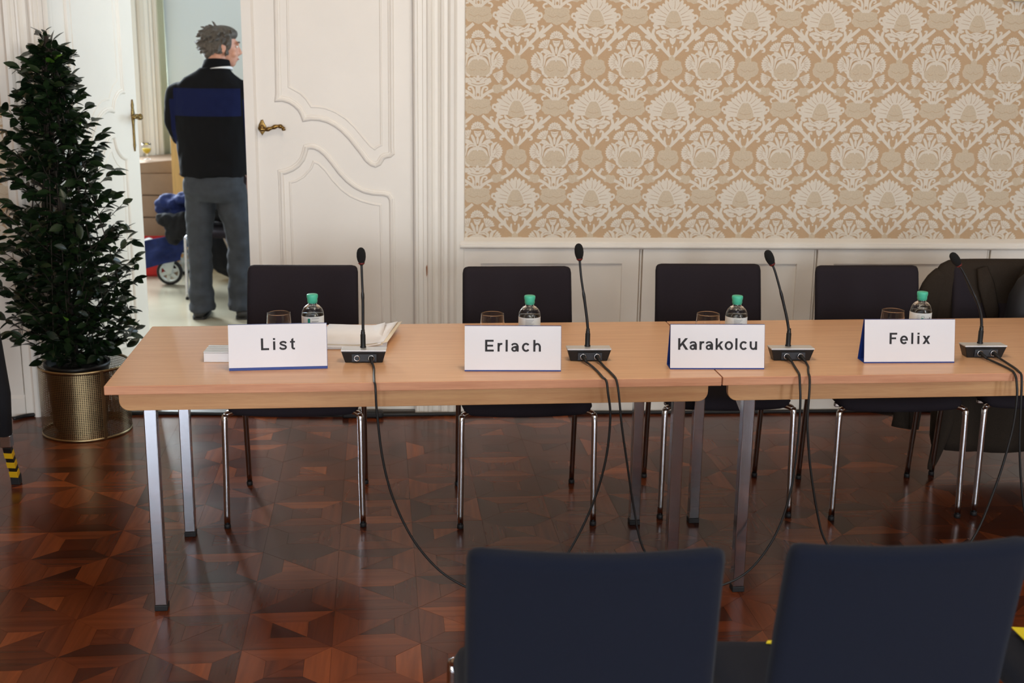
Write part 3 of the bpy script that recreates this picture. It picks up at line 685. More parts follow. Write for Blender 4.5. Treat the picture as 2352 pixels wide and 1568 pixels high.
mb = MB(); mb.box(-2.08, 1.6, 10.03, 10.05, 0, .1); mb.build('baseboard_far', 'casing_paint', kind='structure')

# ================================================================== TABLES
TO = Vector((-.948, 3.4705)); TA = .0395; TL, TD = 1.817, .769
def tt(a, b, z=0): return Vector((TO.x+a*cos(TA)-b*sin(TA), TO.y+a*sin(TA)+b*cos(TA), z))
def make_table():
    r = empty('conference_table')
    mb = MB(); mb.box(.0, TL-.002, 0, TD, .713, .74); o = mb.build('tabletop', ['beech_top', 'beech_edge'], r, bev=.002)
    for p in o.data.polygons:
        if abs(p.normal.z) < .5: p.material_index = 1
    def apron(name, y0, y1):
        mb = MB(); x0, x1, z0, z1, q = .030, TL-.030, .652, .712, .03
        pl = [(x0, z1)]+[(x0+q-q*cos(a), z0+q-q*sin(a)) for a in [k*PI/12 for k in range(7)]]+[(x1-q+q*sin(a), z0+q-q*cos(a)) for a in [k*PI/12 for k in range(7)]]+[(x1, z1)]
        mb.prism(pl, y0, y1, 'y'); mb.build(name, 'beech_apron', r, bev=.002)
    apron('apron', .045, .065); apron('apron', TD-.065, TD-.045)
    mb = MB(); mb.box(.09, .11, .066, TD-.066, .665, .712); mb.build('side_rail', 'steel', r)
    mb = MB(); mb.box(TL-.11, TL-.09, .066, TD-.066, .665, .712); mb.build('side_rail', 'steel', r)
    for a in (.11, TL-.11):
        for b in (.0913, TD-.0913):
            mb = MB(); h = .0185; mb.box(a-h, a+h, b-h, b+h, .018, .712); lg = mb.build('leg', 'steel', r, bev=.003)
            mb = MB(); mb.box(a-h-.001, a+h+.001, b-h-.001, b+h+.001, 0, .018); mb.build('foot_cap', 'rubber', lg, bev=.002)
            s = 1 if a < 1 else -1; e = 1 if b < .4 else -1
            mb = MB(); mb.prism([(b+e*.0185, .712), (b+e*.27, .712), (b+e*.27, .70), (b+e*.0185, .60)], a-s*.0175-.002, a-s*.0175+.002, 'x'); mb.build('bracket', 'silver', r)
    return r
t1 = make_table(); p0 = tt(0, 0); t1.location = (p0.x, p0.y, 0); t1.rotation_euler.z = TA
t2 = copy_tree(t1); p0 = tt(TL+.002, .002); t2.location = (p0.x, p0.y, .0); t2.rotation_euler.z = TA
props(t1, 'long beech conference table on square steel legs carrying the List and Erlach plates', 'table', 'conference tables in a row')
props(t2, 'second beech conference table, under the Felix plate, running out of the picture', 'table', 'conference tables in a row')

# ================================================================== CHAIRS
def axis_vals(n, e=.8):
    return [ (1-e)*(2*k/n-1)+e*sin(PI/2*(2*k/n-1)) for k in range(n+1)]
def pad(w, h, t, r, f, nx=16, ny=14, re=.022):
    mb = MB(); mb.smooth = True; U = axis_vals(nx); V = axis_vals(ny); g = {}
    def pos(i, j, s):
        x, y = U[i]*w/2, V[j]*h/2; ax, ay = abs(x)-(w/2-r), abs(y)-(h/2-r)
        d = min(w/2-abs(x), h/2-abs(y))
        if ax > 0 and ay > 0:
            L = math.hypot(ax, ay); m_ = max(ax, ay); d = r-m_
            x = math.copysign(w/2-r+ax*m_/L, x); y = math.copysign(h/2-r+ay*m_/L, y)
        q = min(1, max(0, d/re)); th = t/2*math.sqrt(max(0, 1-(1-q)**2))
        return f(x, y, s*th)
    for s in (1, -1):
        for i in range(nx+1):
            for j in range(ny+1):
                b = i in (0, nx) or j in (0, ny)
                if b and s == -1: g[i, j, s] = g[i, j, 1]
                else: g[i, j, s] = mb.pt(pos(i, j, s))
        for i in range(nx):
            for j in range(ny):
                q = [g[i, j, s], g[i+1, j, s], g[i+1, j+1, s], g[i, j+1, s]]; mb.face(q if s == 1 else q[::-1])
    return mb
# chair: origin on the floor under the seat, the sitter looks along -Y
def back_f(x, y, n):
    v = (y+.19)/.38                       # 0 bottom .. 1 top
    ang = .12+.10*v
    Y = .195+.075*v+.016*v*v - .55*x*x*(.35+.65*v) + n
    return (x*(1.02-.02*v), Y, .50+.372*v+.004*(x/.2)**2*v - n*.15)
def seat_f(x, y, n): return (x*(1-.03*(y/.21)), y-.005, .447+n+.012*(abs(y/.21)**3 if y > 0 else -abs(y/.21)**3*.6) - .01*(1-(x/.22)**2))
def make_chair(fab):
    r = empty('conference_chair')
    pad(.462, .42, .05, .05, seat_f, re=.03).build('seat', fab, r)
    pad(.42, .38, .04, .022, back_f, re=.018).build('backrest', fab, r)
    for s in (-1, 1):
        mb = MB(); mb.smooth = True
        p = crom([(s*.243, -.218, .016), (s*.2405, -.213, .2), (s*.239, -.209, .395), (s*.235, -.203, .418), (s*.22, -.193, .426), (s*.19, -.17, .426)], 4)
        mb.tube(p, .011, 10); lg = mb.build('leg', 'chrome', r)
        mb = MB(); mb.smooth = True; mb.lathe([(.010, 0), (.0122, .002), (.0122, .014), (.011, .016)], 12, (s*.243, -.218, 0)); mb.build('foot_cap', 'rubber', lg)
        mb = MB(); mb.smooth = True
        p = crom([(s*.228, .228, .016), (s*.2285, .205, .2), (s*.2285, .178, .39), (s*.225, .165, .417), (s*.205, .13, .424), (s*.19, .02, .424), (s*.19, -.1, .424)], 4)
        mb.tube(p, .0105, 10); lg = mb.build('leg', 'dark_chrome', r)
        mb = MB(); mb.smooth = True; mb.lathe([(.010, 0), (.0120, .002), (.0120, .014), (.0105, .016)], 12, (s*.228, .228, 0)); mb.build('foot_cap', 'rubber', lg)
        mb = MB(); mb.smooth = True; mb.tube(crom([(s*.19, .10, .415), (s*.19, .17, .42), (s*.188, .186, .45), (s*.186, .190, .52)], 4), .009, 8); mb.build('back_support', 'dark_chrome', r)
    mb = MB(); mb.box(-.225, .225, -.12, -.10, .408, .424); mb.box(-.225, .225, .09, .11, .408, .424); mb.build('seat_frame', 'dark_chrome', r, bev=.004)
    return r
ch = make_chair('fabric_dark')
rear = [(-.503, 4.432, 0.0, 'dark upholstered chair behind the table at the List name plate'),
        (.327, 4.412, .035, 'dark upholstered chair behind the table at the Erlach name plate'),
        (1.078, 4.478, 0.0, 'dark upholstered chair behind the table at the Karakolcu name plate'),
        (1.712, 4.448, .02, 'dark upholstered chair behind the table at the Felix name plate'),
        (2.275, 4.475, .0, 'dark chair at the picture edge with a brown coat over its back')]
for k, (x, y, rz, lab) in enumerate(rear):
    o = ch if k == 0 else copy_tree(ch)
    o.location = (x, y, 0); o.rotation_euler.z = rz; props(o, lab, 'chair', 'chairs behind the conference tables')
o = copy_tree(ch); o.location = (-1.45, 8.52, 0); o.rotation_euler.z = .12; props(o, 'dark chair with chrome legs in the next room, in front of the person', 'chair')
fc = make_chair('fabric_navy')
fc.location = (.281, 2.19, 0); fc.scale = (1.05, 1.0, 1.014); fc.rotation_euler.z = PI-.03; props(fc, 'navy upholstered chair in the foreground, seen from behind, nearer the middle', 'chair', 'navy audience chairs in the foreground')
f2 = copy_tree(fc); f2.location = (.812, 2.205, 0); f2.rotation_euler.z = PI+.045; props(f2, 'navy foreground chair beside the yellow paper, seen from behind', 'chair', 'navy audience chairs in the foreground')
f3 = copy_tree(fc); f3.location = (1.41, 2.23, 0); f3.rotation_euler.z = PI; props(f3, 'navy foreground chair mostly outside the picture, yellow paper on its seat', 'chair', 'navy audience chairs in the foreground')

# ================================================================== THINGS ON THE TABLES
ZT = .7402
def name_plate(txt, c0, c1, width, lab, tsize=.055):
    a = Vector((c0[0], c0[1], 0)); b = Vector((c1[0], c1[1], 0)); rz = math.atan2(b.y-a.y, b.x-a.x); L = .294; h = .135; d = .058
    c = (a+b)/2
    r = empty('name_plate', (c.x, c.y, ZT), rz, label=lab, cat='name plate', group='name plates on the tables')
    mb = MB(); t = .0025
    # blue tent holder: front leaf, back leaf
    mb.prism([(0, 0), (d*.42, h+.001), (d*.5, h+.001), (t, 0)], -L/2, L/2, 'x'); mb.prism([(d, 0), (d*.5, h+.001), (d*.58, h+.001), (d+t, 0)], -L/2, L/2, 'x'); mb.prism([(0, 0), (d, 0), (d, .0016), (0, .0016)], -L/2, L/2, 'x')
    mb.build('holder', 'card_blue', r)
    tilt = math.atan2(d*.42, h)
    mb = MB(); q = .0016
    f = lambda u, v, o: (u, -o*cos(tilt)+v*sin(tilt), v*cos(tilt)+o*sin(tilt))
    hh = h/cos(tilt)
    z0 = .0085 if txt == 'List' else .0042
    i = [mb.pt(f(u, v, o)) for o in (.0004, .0014) for u, v in ((-L/2, z0), (L/2-.001, z0), (L/2-.001, hh+.001), (-L/2, hh+.001))]
    for k in ((3, 2, 1, 0), (4, 5, 6, 7), (0, 1, 5, 4), (1, 2, 6, 5), (2, 3, 7, 6), (3, 0, 4, 7)): mb.face([i[w] for w in k])
    mb.build('card', 'card_white', r)
    lettering(txt, .0358, 'ink', r, f(0, .0605, .0015), (PI/2-tilt, 0, 0), width)
    return r
name_plate('List', (-.622, 3.635), (-.322, 3.661), .099, 'white name plate on blue holder reading List')
name_plate('Erlach', (.092, 3.622), (.384, 3.616), .170, 'white name plate on blue holder reading Erlach')
name_plate('Karakolcu', (.727, 3.637), (1.017, 3.633), .246, 'white name plate on blue holder reading Karakolcu')
name_plate('Felix', (1.358, 3.704), (1.653, 3.705), .129, 'white name plate on blue holder reading Felix')

def microphone(cx, cyy, rz, path, lab, plugs):
    r = empty('table_microphone', (cx, cyy, ZT), rz, label=lab, cat='microphone', group='gooseneck microphones on the tables')
    inv = Matrix.Translation((cx, cyy, ZT)) @ Matrix.Rotation(rz, 4, 'Z'); inv = inv.inverted()
    mb = MB(); w0, w1, d0, d1_ = .058, .069, .0, .072
    b = [(-w0, .006, 0), (w0, .006, 0), (w0, .045, 0), (-w0, .045, 0)]; t = [(-w1, 0, .037), (w1, 0, .037), (w1, .05, .0355), (-w1, .05, .0355)]
    mb.rings([b, t]); mb.build('base', 'black_plastic', r, bev=.002)
    mb = MB(); mb.rings([[(-w1-.001, -.001, .037), (w1+.001, -.001, .037), (w1+.001, .051, .0355), (-w1-.001, .051, .0355)], [(-w1-.001, -.001, .0415), (w1+.001, -.001, .0415), (w1+.001, .051, .040), (-w1-.001, .051, .040)]]); mb.build('top_plate', 'silver', r, bev=.001)
    mb = MB(); mb.box(-.036, .04, -.0005, .004, .005, .028); mb.build('socket_panel', mat('panel_dark', srgb(38, 40, 46), .4) if 'panel_dark' not in bpy.data.materials else bpy.data.materials['panel_dark'], r)
    for sx_ in (-.020, .024):
        mb = MB(); mb.smooth = True; n = 16
        rr = [(.0095, -.003), (.0095, -.006), (.0072, -.006), (.0072, -.002)]
        mb.rings([[(sx_+q*cos(2*PI*k/n), y, .0165+q*sin(2*PI*k/n)) for k in range(n)] for q, y in rr], False); mb.build('socket_ring', 'chrome', r)
    pl = [Vector(inv @ Vector(p)) for p in path]; pl = [Vector((pl[0].x, pl[0].y, .042))]+pl[1:]
    # stem thick sleeve, neck, foam head
    mb = MB(); mb.smooth = True
    mb.lathe([(.0095, .040), (.0095, .044), (.008, .046), (.008, .082), (.0068, .083), (.0068, .088), (.006, .092), (.006, .098)], 14, (pl[0].x, pl[0].y, 0)); mb.build('stem', 'black_plastic', r)
    neck = crom(pl, 8); m_ = len(neck)
    rad = []
    for k in range(m_):
        u = k/(m_-1); rad.append(.0052 if .5 < u < .58 else (.0046 if u < .58 else .0037))
    mb = MB(); mb.smooth = True; mb.tube(neck, rad, 10); mb.build('gooseneck', 'black_plastic', r)
    d = (neck[-1]-neck[-3]).normalized(); e = neck[-1]
    mb = MB(); mb.smooth = True; prof_ = [(.0055, -.004), (.009, .003), (.0125, .012), (.0142, .022), (.0138, .034), (.011, .044), (.006, .0495), (.0015, .051)]
    mb.tube([e+d*z for q, z in prof_], [q for q, z in prof_], 16); hd = mb.build('microphone_head', 'foam', r)
    mb = MB(); mb.smooth = True; mb.tube([e+d*z for z in (-.002, .001, .004)], [.0072, .0096, .0104], 16); mb.build('light_ring', 'red_ring', r, label='dark red ring below the foam head')
    for sx_ in plugs:
        mb = MB(); mb.smooth = True; mb.tube([(sx_, -.001, .0165), (sx_, -.014, .0165), (sx_+.003, -.028, .013), (sx_+.006, -.042, .009)], [.0066, .0066, .0058, .0034], 12); mb.build('plug', 'rubber', r)
    return r
mics = [(-.220, 3.724, -.02, [(-.223, 3.763, .782), (-.2225, 3.768, .86), (-.222, 3.77, .93), (-.2235, 3.771, 1.0), (-.2245, 3.772, 1.044)], 'gooseneck microphone with straight stem beside the List plate, single cable', (.024,)),
        (.486, 3.735, 0.0, [(.484, 3.772, .782), (.4835, 3.773, .84), (.471, 3.775, .929), (.459, 3.776, 1.0), (.4525, 3.777, 1.058)], 'gooseneck microphone standing between the Erlach plate and the table joint', (-.020, .024)),
        (1.136, 3.733, 0.0, [(1.130, 3.77, .782), (1.1275, 3.771, .84), (1.104, 3.773, .929), (1.077, 3.774, 1.012), (1.064, 3.775, 1.043)], 'gooseneck microphone bent towards the chair beside the Karakolcu plate', (-.020, .024)),
        (1.780, 3.765, 0.0, [(1.774, 3.80, .782), (1.774, 3.801, .84), (1.764, 3.802, .89), (1.738, 3.803, .945), (1.70, 3.804, 1.01), (1.682, 3.805, 1.036)], 'gooseneck microphone bent over in front of the coat beside the Felix plate', (-.020, .024))]
for a in mics: microphone(*a)

def cable(pts, r, lab, grp='microphone cables hanging from the tables'):
    mb = MB(); mb.smooth = True; mb.tube(crom(pts, 6), r, 8); return mb.build('microphone_cable', 'cable', label=lab, cat='cable', group=grp)
zt = .7445
cable([(-.190, 3.683, .749), (-.184, 3.64, zt+.001), (-.180, 3.56, zt), (-.176, 3.495, zt), (-.1725, 3.474, .738), (-.171, 3.466, .715), (-.168, 3.466, .654), (-.152, 3.467, .507), (-.121, 3.468, .383), (-.064, 3.47, .256), (.014, 3.474, .155), (.101, 3.477, .095), (.188, 3.48, .06), (.268, 3.484, .057), (.348, 3.487, .123), (.415, 3.489, .217), (.476, 3.492, .353), (.512, 3.493, .492), (.523, 3.494, .628), (.513, 3.493, .71), (.509, 3.505, .740), (.502, 3.53, zt), (.495, 3.60, zt), (.485, 3.66, zt+.001), (.4725, 3.694, .749)], .0036, 'black cable looping from the List microphone to the Erlach microphone')
cable([(.516, 3.694, .749), (.524, 3.65, zt), (.531, 3.60, zt), (.538, 3.535, zt), (.542, 3.515, .735), (.547, 3.50, .70), (.559, 3.495, .601), (.578, 3.496, .49), (.603, 3.497, .35), (.638, 3.498, .21), (.715, 3.501, .103), (.799, 3.505, .068), (.882, 3.508, .074), (.977, 3.512, .124), (1.053, 3.515, .238), (1.092, 3.516, .38), (1.104, 3.517, .534), (1.104, 3.517, .659), (1.102, 3.528, .72), (1.104, 3.545, .742), (1.110, 3.575, zt), (1.116, 3.625, zt), (1.122, 3.692, .749)], .0036, 'black cable looping from the Erlach microphone to the Karakolcu microphone')
cable([(1.166, 3.692, .749), (1.162, 3.65, zt), (1.150, 3.61, zt), (1.138, 3.565, zt), (1.135, 3.545, .740), (1.133, 3.53, .71), (1.131, 3.522, .617), (1.135, 3.52, .562), (1.152, 3.52, .449), (1.184, 3.521, .306), (1.218, 3.522, .211), (1.3, 3.524, .113), (1.447, 3.53, .057), (1.587, 3.536, .089), (1.694, 3.54, .204), (1.751, 3.542, .378), (1.784, 3.543, .549), (1.79, 3.544, .661), (1.788, 3.556, .722), (1.787, 3.576, .742), (1.788, 3.605, zt), (1.785, 3.66, zt), (1.766, 3.724, .749)], .0036, 'black cable looping from the Karakolcu microphone to the Felix microphone')
cable([(1.810, 3.724, .749), (1.815, 3.68, zt), (1.811, 3.62, zt), (1.803, 3.575, zt), (1.802, 3.556, .738), (1.803, 3.548, .70), (1.808, 3.546, .619), (1.822, 3.547, .477), (1.86, 3.548, .288), (1.93, 3.55, .10), (2.05, 3.552, .03), (2.3, 3.56, .012)], .0036, 'black cable running from the Felix microphone out of the picture')

def bottle(x, y, lab, kind):
    r = empty('water_bottle', (x, y, ZT), 0, label=lab, cat='bottle', group='water bottles on the tables')
    R = .0355
    out = [(.028, 0), (.033, .002), (R, .008), (R, .05), (R, .118), (.034, .127), (.029, .137), (.022, .144), (.0145, .148), (.0135, .152), (.0135, .156)]
    inn = [(q-.0008, z+.0008) for q, z in out[::-1]]; inn[-1] = (.027, .0012)
    mb = MB(); mb.smooth = True; n = 28
    mb.rings([[(q*cos(2*PI*k/n), q*sin(2*PI*k/n), z) for k in range(n)] for q, z in out+inn], True)
    mb.build('bottle_body', 'pet', r)
    mb = MB(); mb.smooth = True; mb.lathe([(.026, .0016), (.0335, .009), (.0340, .05), (.0340, .1215), (.0005, .1217)], 28); mb.build('water', 'water', r)
    mb = MB(); mb.smooth = True; mb.lathe([(.0152, .1535), (.0152, .157), (.0165, .1575), (.0162, .166), (.0180, .173), (.0180, .179), (.0165, .1815), (.001, .182)], 24); mb.build('cap', 'green_cap', r, label='ribbed green screw cap')
    mb = MB(); mb.smooth = True; q = R+.0004
    mb.rings([[(q*cos(2*PI*k/32), q*sin(2*PI*k/32), z) for k in range(32)] for z in (.04, .114)], False); lb = mb.build('label_band', 'label', r)
    def patch(u0, u1, z0, z1, m_, nm='label_print'):
        mb = MB(); qq = q+.0004; nn = 5
        for k in range(nn):
            a0 = -PI/2+(u0+(u1-u0)*k/nn)/qq; a1 = -PI/2+(u0+(u1-u0)*(k+1)/nn)/qq
            mb.quad((qq*cos(a0), qq*sin(a0), z0), (qq*cos(a1), qq*sin(a1), z0), (qq*cos(a1), qq*sin(a1), z1), (qq*cos(a0), qq*sin(a0), z1))
        return mb
    if kind == 0:
        patch(-.013, -.005, .07, .109, 'g').build('label_print', 'label_green', lb, recalc=False)
        patch(.0, .024, .108, .1095, 'g').build('label_print', 'label_grey', lb, recalc=False)
        for k in range(3): patch(.0+k*.001, .022, .098-.0065*k, .1-.0065*k, 'g').build('label_print', 'label_grey', lb, recalc=False)
    elif kind == 1:
        for k in range(7): patch(-.016, .012-.004*(k % 3), .107-.0042*k, .1082-.0042*k, 'g').build('label_print', 'label_grey', lb, recalc=False)
    else:
        mb = MB(); qq = q+.0006; n = 14
        c = [((-.006+.0048*cos(2*PI*k/n)), .1015+.004*sin(2*PI*k/n)) for k in range(n)]
        loop = [(qq*cos(-PI/2+u/qq), qq*sin(-PI/2+u/qq), z) for u, z in c]
        mb.tube(loop+[loop[0]], .0004, 5); mb.build('label_print', 'label_green', lb)
        mb = MB(); c = [((-.008+.0042*cos(2*PI*k/10)*(1 if k % 2 else .7)), .0955+.0034*sin(2*PI*k/10)) for k in range(10)]
        mb.face([mb.pt((qq*cos(-PI/2+u/qq), qq*sin(-PI/2+u/qq), z)) for u, z in c]); mb.build('label_print', 'label_green', lb, recalc=False)
        lettering('asl', .011, 'ink', lb, (.0105, -R-.0006, .0885), (PI/2, -.15, .28), None, .0001)
        for k in range(4): patch(-.026, -.017, .105-.005*k, .106-.005*k, 'g').build('label_print', 'label_grey', lb, recalc=False)
    return r
bottle(-.391, 3.905, 'green-capped water bottle behind the List plate', 0)
bottle(.307, 3.885, 'green-capped water bottle behind the Erlach plate', 1)
bottle(.986, 3.885, 'green-capped water bottle behind the Karakolcu plate', 1)
bottle(1.630, 3.952, 'green-capped water bottle behind the Felix plate, leaf mark on label', 2)

def tumbler(x, y, lab):
    r = empty('drinking_glass', (x, y, ZT), 0, label=lab, cat='glass', group='drinking glasses on the tables')
    o = [(.022, 0), (.027, .001), (.033, .008), (.0385, .022), (.0412, .040), (.041, .056), (.0395, .072), (.0385, .086), (.0382, .0885)]
    i = [(.0374, .0888), (.0375, .086), (.0385, .072), (.0399, .056), (.040, .040), (.0372, .022), (.0315, .0105), (.024, .006), (.002, .005)]
    mb = MB(); mb.smooth = True; n = 32
    mb.rings([[(q*cos(2*PI*k/n), q*sin(2*PI*k/n), z) for k in range(n)] for q, z in o+i], True); mb.build('bowl', 'glass', r)
tumbler(-.518, 4.055, 'empty clear drinking glass behind the List plate')
tumbler(.195, 4.042, 'empty clear drinking glass behind the Erlach plate')
tumbler(.928, 4.04, 'empty clear drinking glass behind the Karakolcu plate')
tumbler(1.589, 4.092, 'empty clear drinking glass behind the Felix plate')

# papers behind the List plate
pp = empty('paper_stack', (-.268, 4.055, ZT), -.04, label='stack of white papers with curled edge beside the List microphone', cat='papers')
def sheet(name, z, w, h, m_, curl, rz=0, dx=0, dy=0, th=.0012):
    mb = MB(); mb.smooth = True; n = 10; g = {}
    for s in (0, 1):
        for i in range(n+1):
            for j in range(3):
                x = -w/2+w*i/n; y = -h/2+h*j/2; u = max(0, (x-(.02))/(w/2-.02)); zz = z+s*th+curl*u**1.5*(.8+.2*(j/2))
                X = x-curl*.55*u*u; g[i, j, s] = mb.pt((dx+X*cos(rz)-y*sin(rz), dy+X*sin(rz)+y*cos(rz), zz))
    for i in range(n):
        for j in range(2): mb.face([g[i, j, 1], g[i+1, j, 1], g[i+1, j+1, 1], g[i, j+1, 1]]); mb.face([g[i, j, 0], g[i, j+1, 0], g[i+1, j+1, 0], g[i+1, j, 0]])
    for i in range(n): mb.face([g[i, 0, 0], g[i+1, 0, 0], g[i+1, 0, 1], g[i, 0, 1]]); mb.face([g[i+1, 2, 0], g[i, 2, 0], g[i, 2, 1], g[i+1, 2, 1]])
    for j in range(2): mb.face([g[0, j+1, 0], g[0, j, 0], g[0, j, 1], g[0, j+1, 1]]); mb.face([g[n, j, 0], g[n, j+1, 0], g[n, j+1, 1], g[n, j, 1]])
    return mb.build(name, m_, pp)
for k in range(5): sheet('sheet', .0002+.0014*k, .22, .30, 'paper' if k != 3 else 'paper_tan', .004*k, random.uniform(-.05, .05), random.uniform(-.006, .006), random.uniform(-.008, .008))
sheet('sheet', .0080, .262, .29, 'paper_tan', .019, -.10, .016, .01); sheet('sheet', .0098, .25, .285, 'paper', .0165, -.095, .006, .012)
# ridged metal case behind the List plate
mc = empty('metal_case', (-.635, 3.735, ZT), -.03, label='ridged silver metal case half hidden behind the List plate', cat='case')
mb = MB(); mb.box(-.078, .08, .004, .1, .0, .0285); mb.build('case_body', 'silver', mc, bev=.001)
for k in range(4):
    mb = MB(); mb.box(-.079, .081, .005+.024*k, .024+.024*k, .0287, .0325); mb.build('ridge', 'silver', mc, bev=.0012)

# ================================================================== COAT AND BAG ON THE LAST CHAIR
cl = empty('coat', (0, 0, 0), label='long dark brown coat hung over the chair at the picture edge', cat='coat')
def fold_rings(spec, n=48, folds=7, amp=.012, seed=0):
    rs = []
    for (cx, cyy, z, rx, ry) in spec:
        r_ = []
        for k in range(n):
            a = 2*PI*k/n; e = 1+amp/max(rx, .05)*1.2*sin(folds*a+seed+z*3)*min(1, (.9-z)*2.2)+.5*amp*sin(2.3*a+seed*2+z*9)/rx
            c, s = cos(a), sin(a)
            r_.append((cx+rx*e*math.copysign(abs(c)**.7, c), cyy+ry*(e+.6*amp/ry*sin(11*a+z*5)*min(1, (.9-z)*2))*math.copysign(abs(s)**.8, s), z))
        rs.append(r_)
    return rs
mb = MB(); mb.smooth = True
mb.rings(fold_rings([(2.30, 4.755, .893, .20, .020), (2.295, 4.757, .888, .235, .035), (2.292, 4.757, .872, .262, .045), (2.29, 4.757, .83, .288, .052), (2.29, 4.757, .76, .305, .058), (2.30, 4.76, .62, .29, .07), (2.31, 4.765, .5, .275, .078), (2.33, 4.768, .38, .27, .082), (2.34, 4.77, .26, .27, .085), (2.345, 4.77, .14, .265, .085), (2.345, 4.77, .10, .255, .08)]))
mb.build('coat_body', 'coat', cl)
mb = MB(); mb.smooth = True; mb.tube(crom([(2.05, 4.755, .83), (2.0, 4.752, .74), (1.965, 4.745, .55), (1.945, 4.735, .36), (1.925, 4.72, .20)], 4), [.05, .055, .06, .062, .062, .062, .061, .06, .06, .059, .058, .058, .057, .057, .057, .057, .058], 16, flat=.55); mb.build('sleeve', 'coat', cl)
mb = MB(); mb.smooth = True; mb.tube(crom([(2.55, 4.755, .83), (2.60, 4.752, .7), (2.62, 4.745, .5), (2.63, 4.735, .3)], 4), .056, 16, flat=.6); mb.build('sleeve', 'coat', cl)
mb = MB(); mb.smooth = True; mb.tube(crom([(2.12, 4.73, .36), (2.085, 4.715, .2), (2.055, 4.70, .09), (2.035, 4.695, .025)], 4), [.05, .048, .045, .042, .038, .034, .03, .027, .024, .021, .018, .014, .01], 12, flat=.35); mb.build('coat_tail', 'coat', cl)
for s, x0 in ((1, 2.17), (-1, 2.36)):
    mb = MB(); mb.smooth = True; mb.tube([(x0, 4.695, .87), (x0+s*.02, 4.687, .8), (x0+s*.05, 4.68, .7), (x0+s*.065, 4.676, .6)], [.022, .034, .03, .012], 10, flat=.3); mb.build('lapel', 'coat', cl)
bg = empty('backpack', (2.385, 4.535, .4845), -.02, label='black backpack with top loop standing on the coat-hung chair', cat='bag')
mb = MB(); mb.smooth = True
mb.rings([[((rx*math.copysign(abs(cos(a))**.6, cos(a))), oy+ry*math.copysign(abs(sin(a))**.6, sin(a)), z) for a in [2*PI*k/28 for k in range(28)]] for z, rx, ry, oy in ((.0, .14, .06, 0), (.012, .165, .078, 0), (.1, .172, .085, .0), (.2, .168, .08, .006), (.3, .155, .068, .015), (.36, .125, .05, .024), (.395, .085, .03, .034), (.405, .04, .012, .04))])
mb.build('bag_body', 'bag', bg)
mb = MB(); mb.smooth = True; mb.rings([[(.02+rx*math.copysign(abs(cos(a))**.6, cos(a)), -.075+ry*sin(a), z) for a in [2*PI*k/20 for k in range(20)]] for z, rx, ry in ((.02, .10, .02), (.03, .115, .035), (.18, .115, .035), (.215, .105, .022), (.222, .09, .006))]); mb.build('front_pocket', 'bag', bg)
mb = MB(); mb.smooth = True; mb.tube(crom([(-.055, .03, .385), (-.05, .03, .42), (-.02, .03, .442), (.025, .03, .442), (.05, .03, .42), (.055, .03, .385)], 4), .008, 8); mb.build('top_loop', 'bag', bg)
mb = MB(); mb.smooth = True; mb.tube(crom([(-.098, -.085, .30), (-.107, -.112, .2), (-.104, -.115, .1), (-.095, -.11, .03)], 4), .0022, 6); mb.build('piping', mat('bag_piping', srgb(74, 62, 50), .6), bg)

# ================================================================== PLANT
PX, PY = -1.555, 5.395
pot = empty('potted_laurel', (PX, PY, 0), label='tall cone-shaped laurel bush in a perforated brass planter beside the door', cat='plant')
R, H = .192, .315; NC, NR = 140, 36
mb = MB(); z0, z1 = .012, H-.012; dz = (z1-z0)/NR
V = {}
for k in range(NC):
    for j in range(NR+1): a = 2*PI*k/NC; V[k, j] = mb.pt((R*cos(a), R*sin(a), z0+dz*j))
for k in range(NC):
    for j in range(NR):
        f = .2; q = []
        for u, v in ((f, f), (1-f, f), (1-f, 1-f), (f, 1-f)):
            a = 2*PI*(k+u)/NC; q.append(mb.pt((R*cos(a), R*sin(a), z0+dz*(j+v))))
        c = [V[k, j], V[(k+1) % NC, j], V[(k+1) % NC, j+1], V[k, j+1]]
        for i in range(4): mb.face([c[i], c[(i+1) % 4], q[(i+1) % 4], q[i]])
me = mb.mesh('perforated_sheet', 'pot_brass', recalc=False); link('perforated_sheet', me, pot)
for z in (0.0, H-.013):
    mb = MB(); mb.smooth = True; mb.rings([[(q*cos(2*PI*k/64), q*sin(2*PI*k/64), zz) for k in range(64)] for q, zz in ((R-.002, z), (R+.0015, z), (R+.0015, z+.013), (R-.002, z+.013))], False, True); mb.build('rim_band', 'pot_brass', pot)
a0 = -.95; mb = MB(); q = R+.002
mb.rings([[(qq*cos(a), qq*sin(a), z) for a, qq in ((a0, q), (a0+.075, q), (a0+.075, q-.003), (a0, q-.003))] for z in (.002, H-.002)]); mb.build('seam_strip', 'pot_brass', pot)
mb = MB(); mb.smooth = True; mb.lathe([(.10, .006), (.115, .03), (.135, .29), (.142, .30), (.142, .315), (.132, .315), (.128, .285), (.001, .283)], 36, (-.03, .01, 0)); mb.build('inner_pot', 'pot_dark', pot)
mb = MB(); mb.smooth = True; mb.lathe([(.127, .284), (.1, .292), (.05, .298), (.001, .3)], 20, (-.03, .01, 0), False); mb.build('soil', 'soil', pot)
rnd = random.Random(11)
axis = crom([(-.03, .01, .28), (-.045, .0, .6), (-.04, .005, .9), (-.06, .0, 1.2), (-.062, 0, 1.5), (-.058, .0, 1.735)], 6)
mb = MB(); mb.smooth = True; mb.tube(axis, [.017*(1-.8*k/(len(axis)-1)) for k in range(len(axis))], 8)
leaves = []
def env(z):   # radius of the crown at height z
    pts = [(.30, .16), (.42, .27), (.58, .315), (.8, .325), (.95, .27), (1.1, .245), (1.25, .205), (1.4, .155), (1.55, .115), (1.66, .07), (1.74, .018)]
    for (a, r0), (b, r1) in zip(pts, pts[1:]):
        if a <= z <= b: return r0+(r1-r0)*(z-a)/(b-a)
    return .02
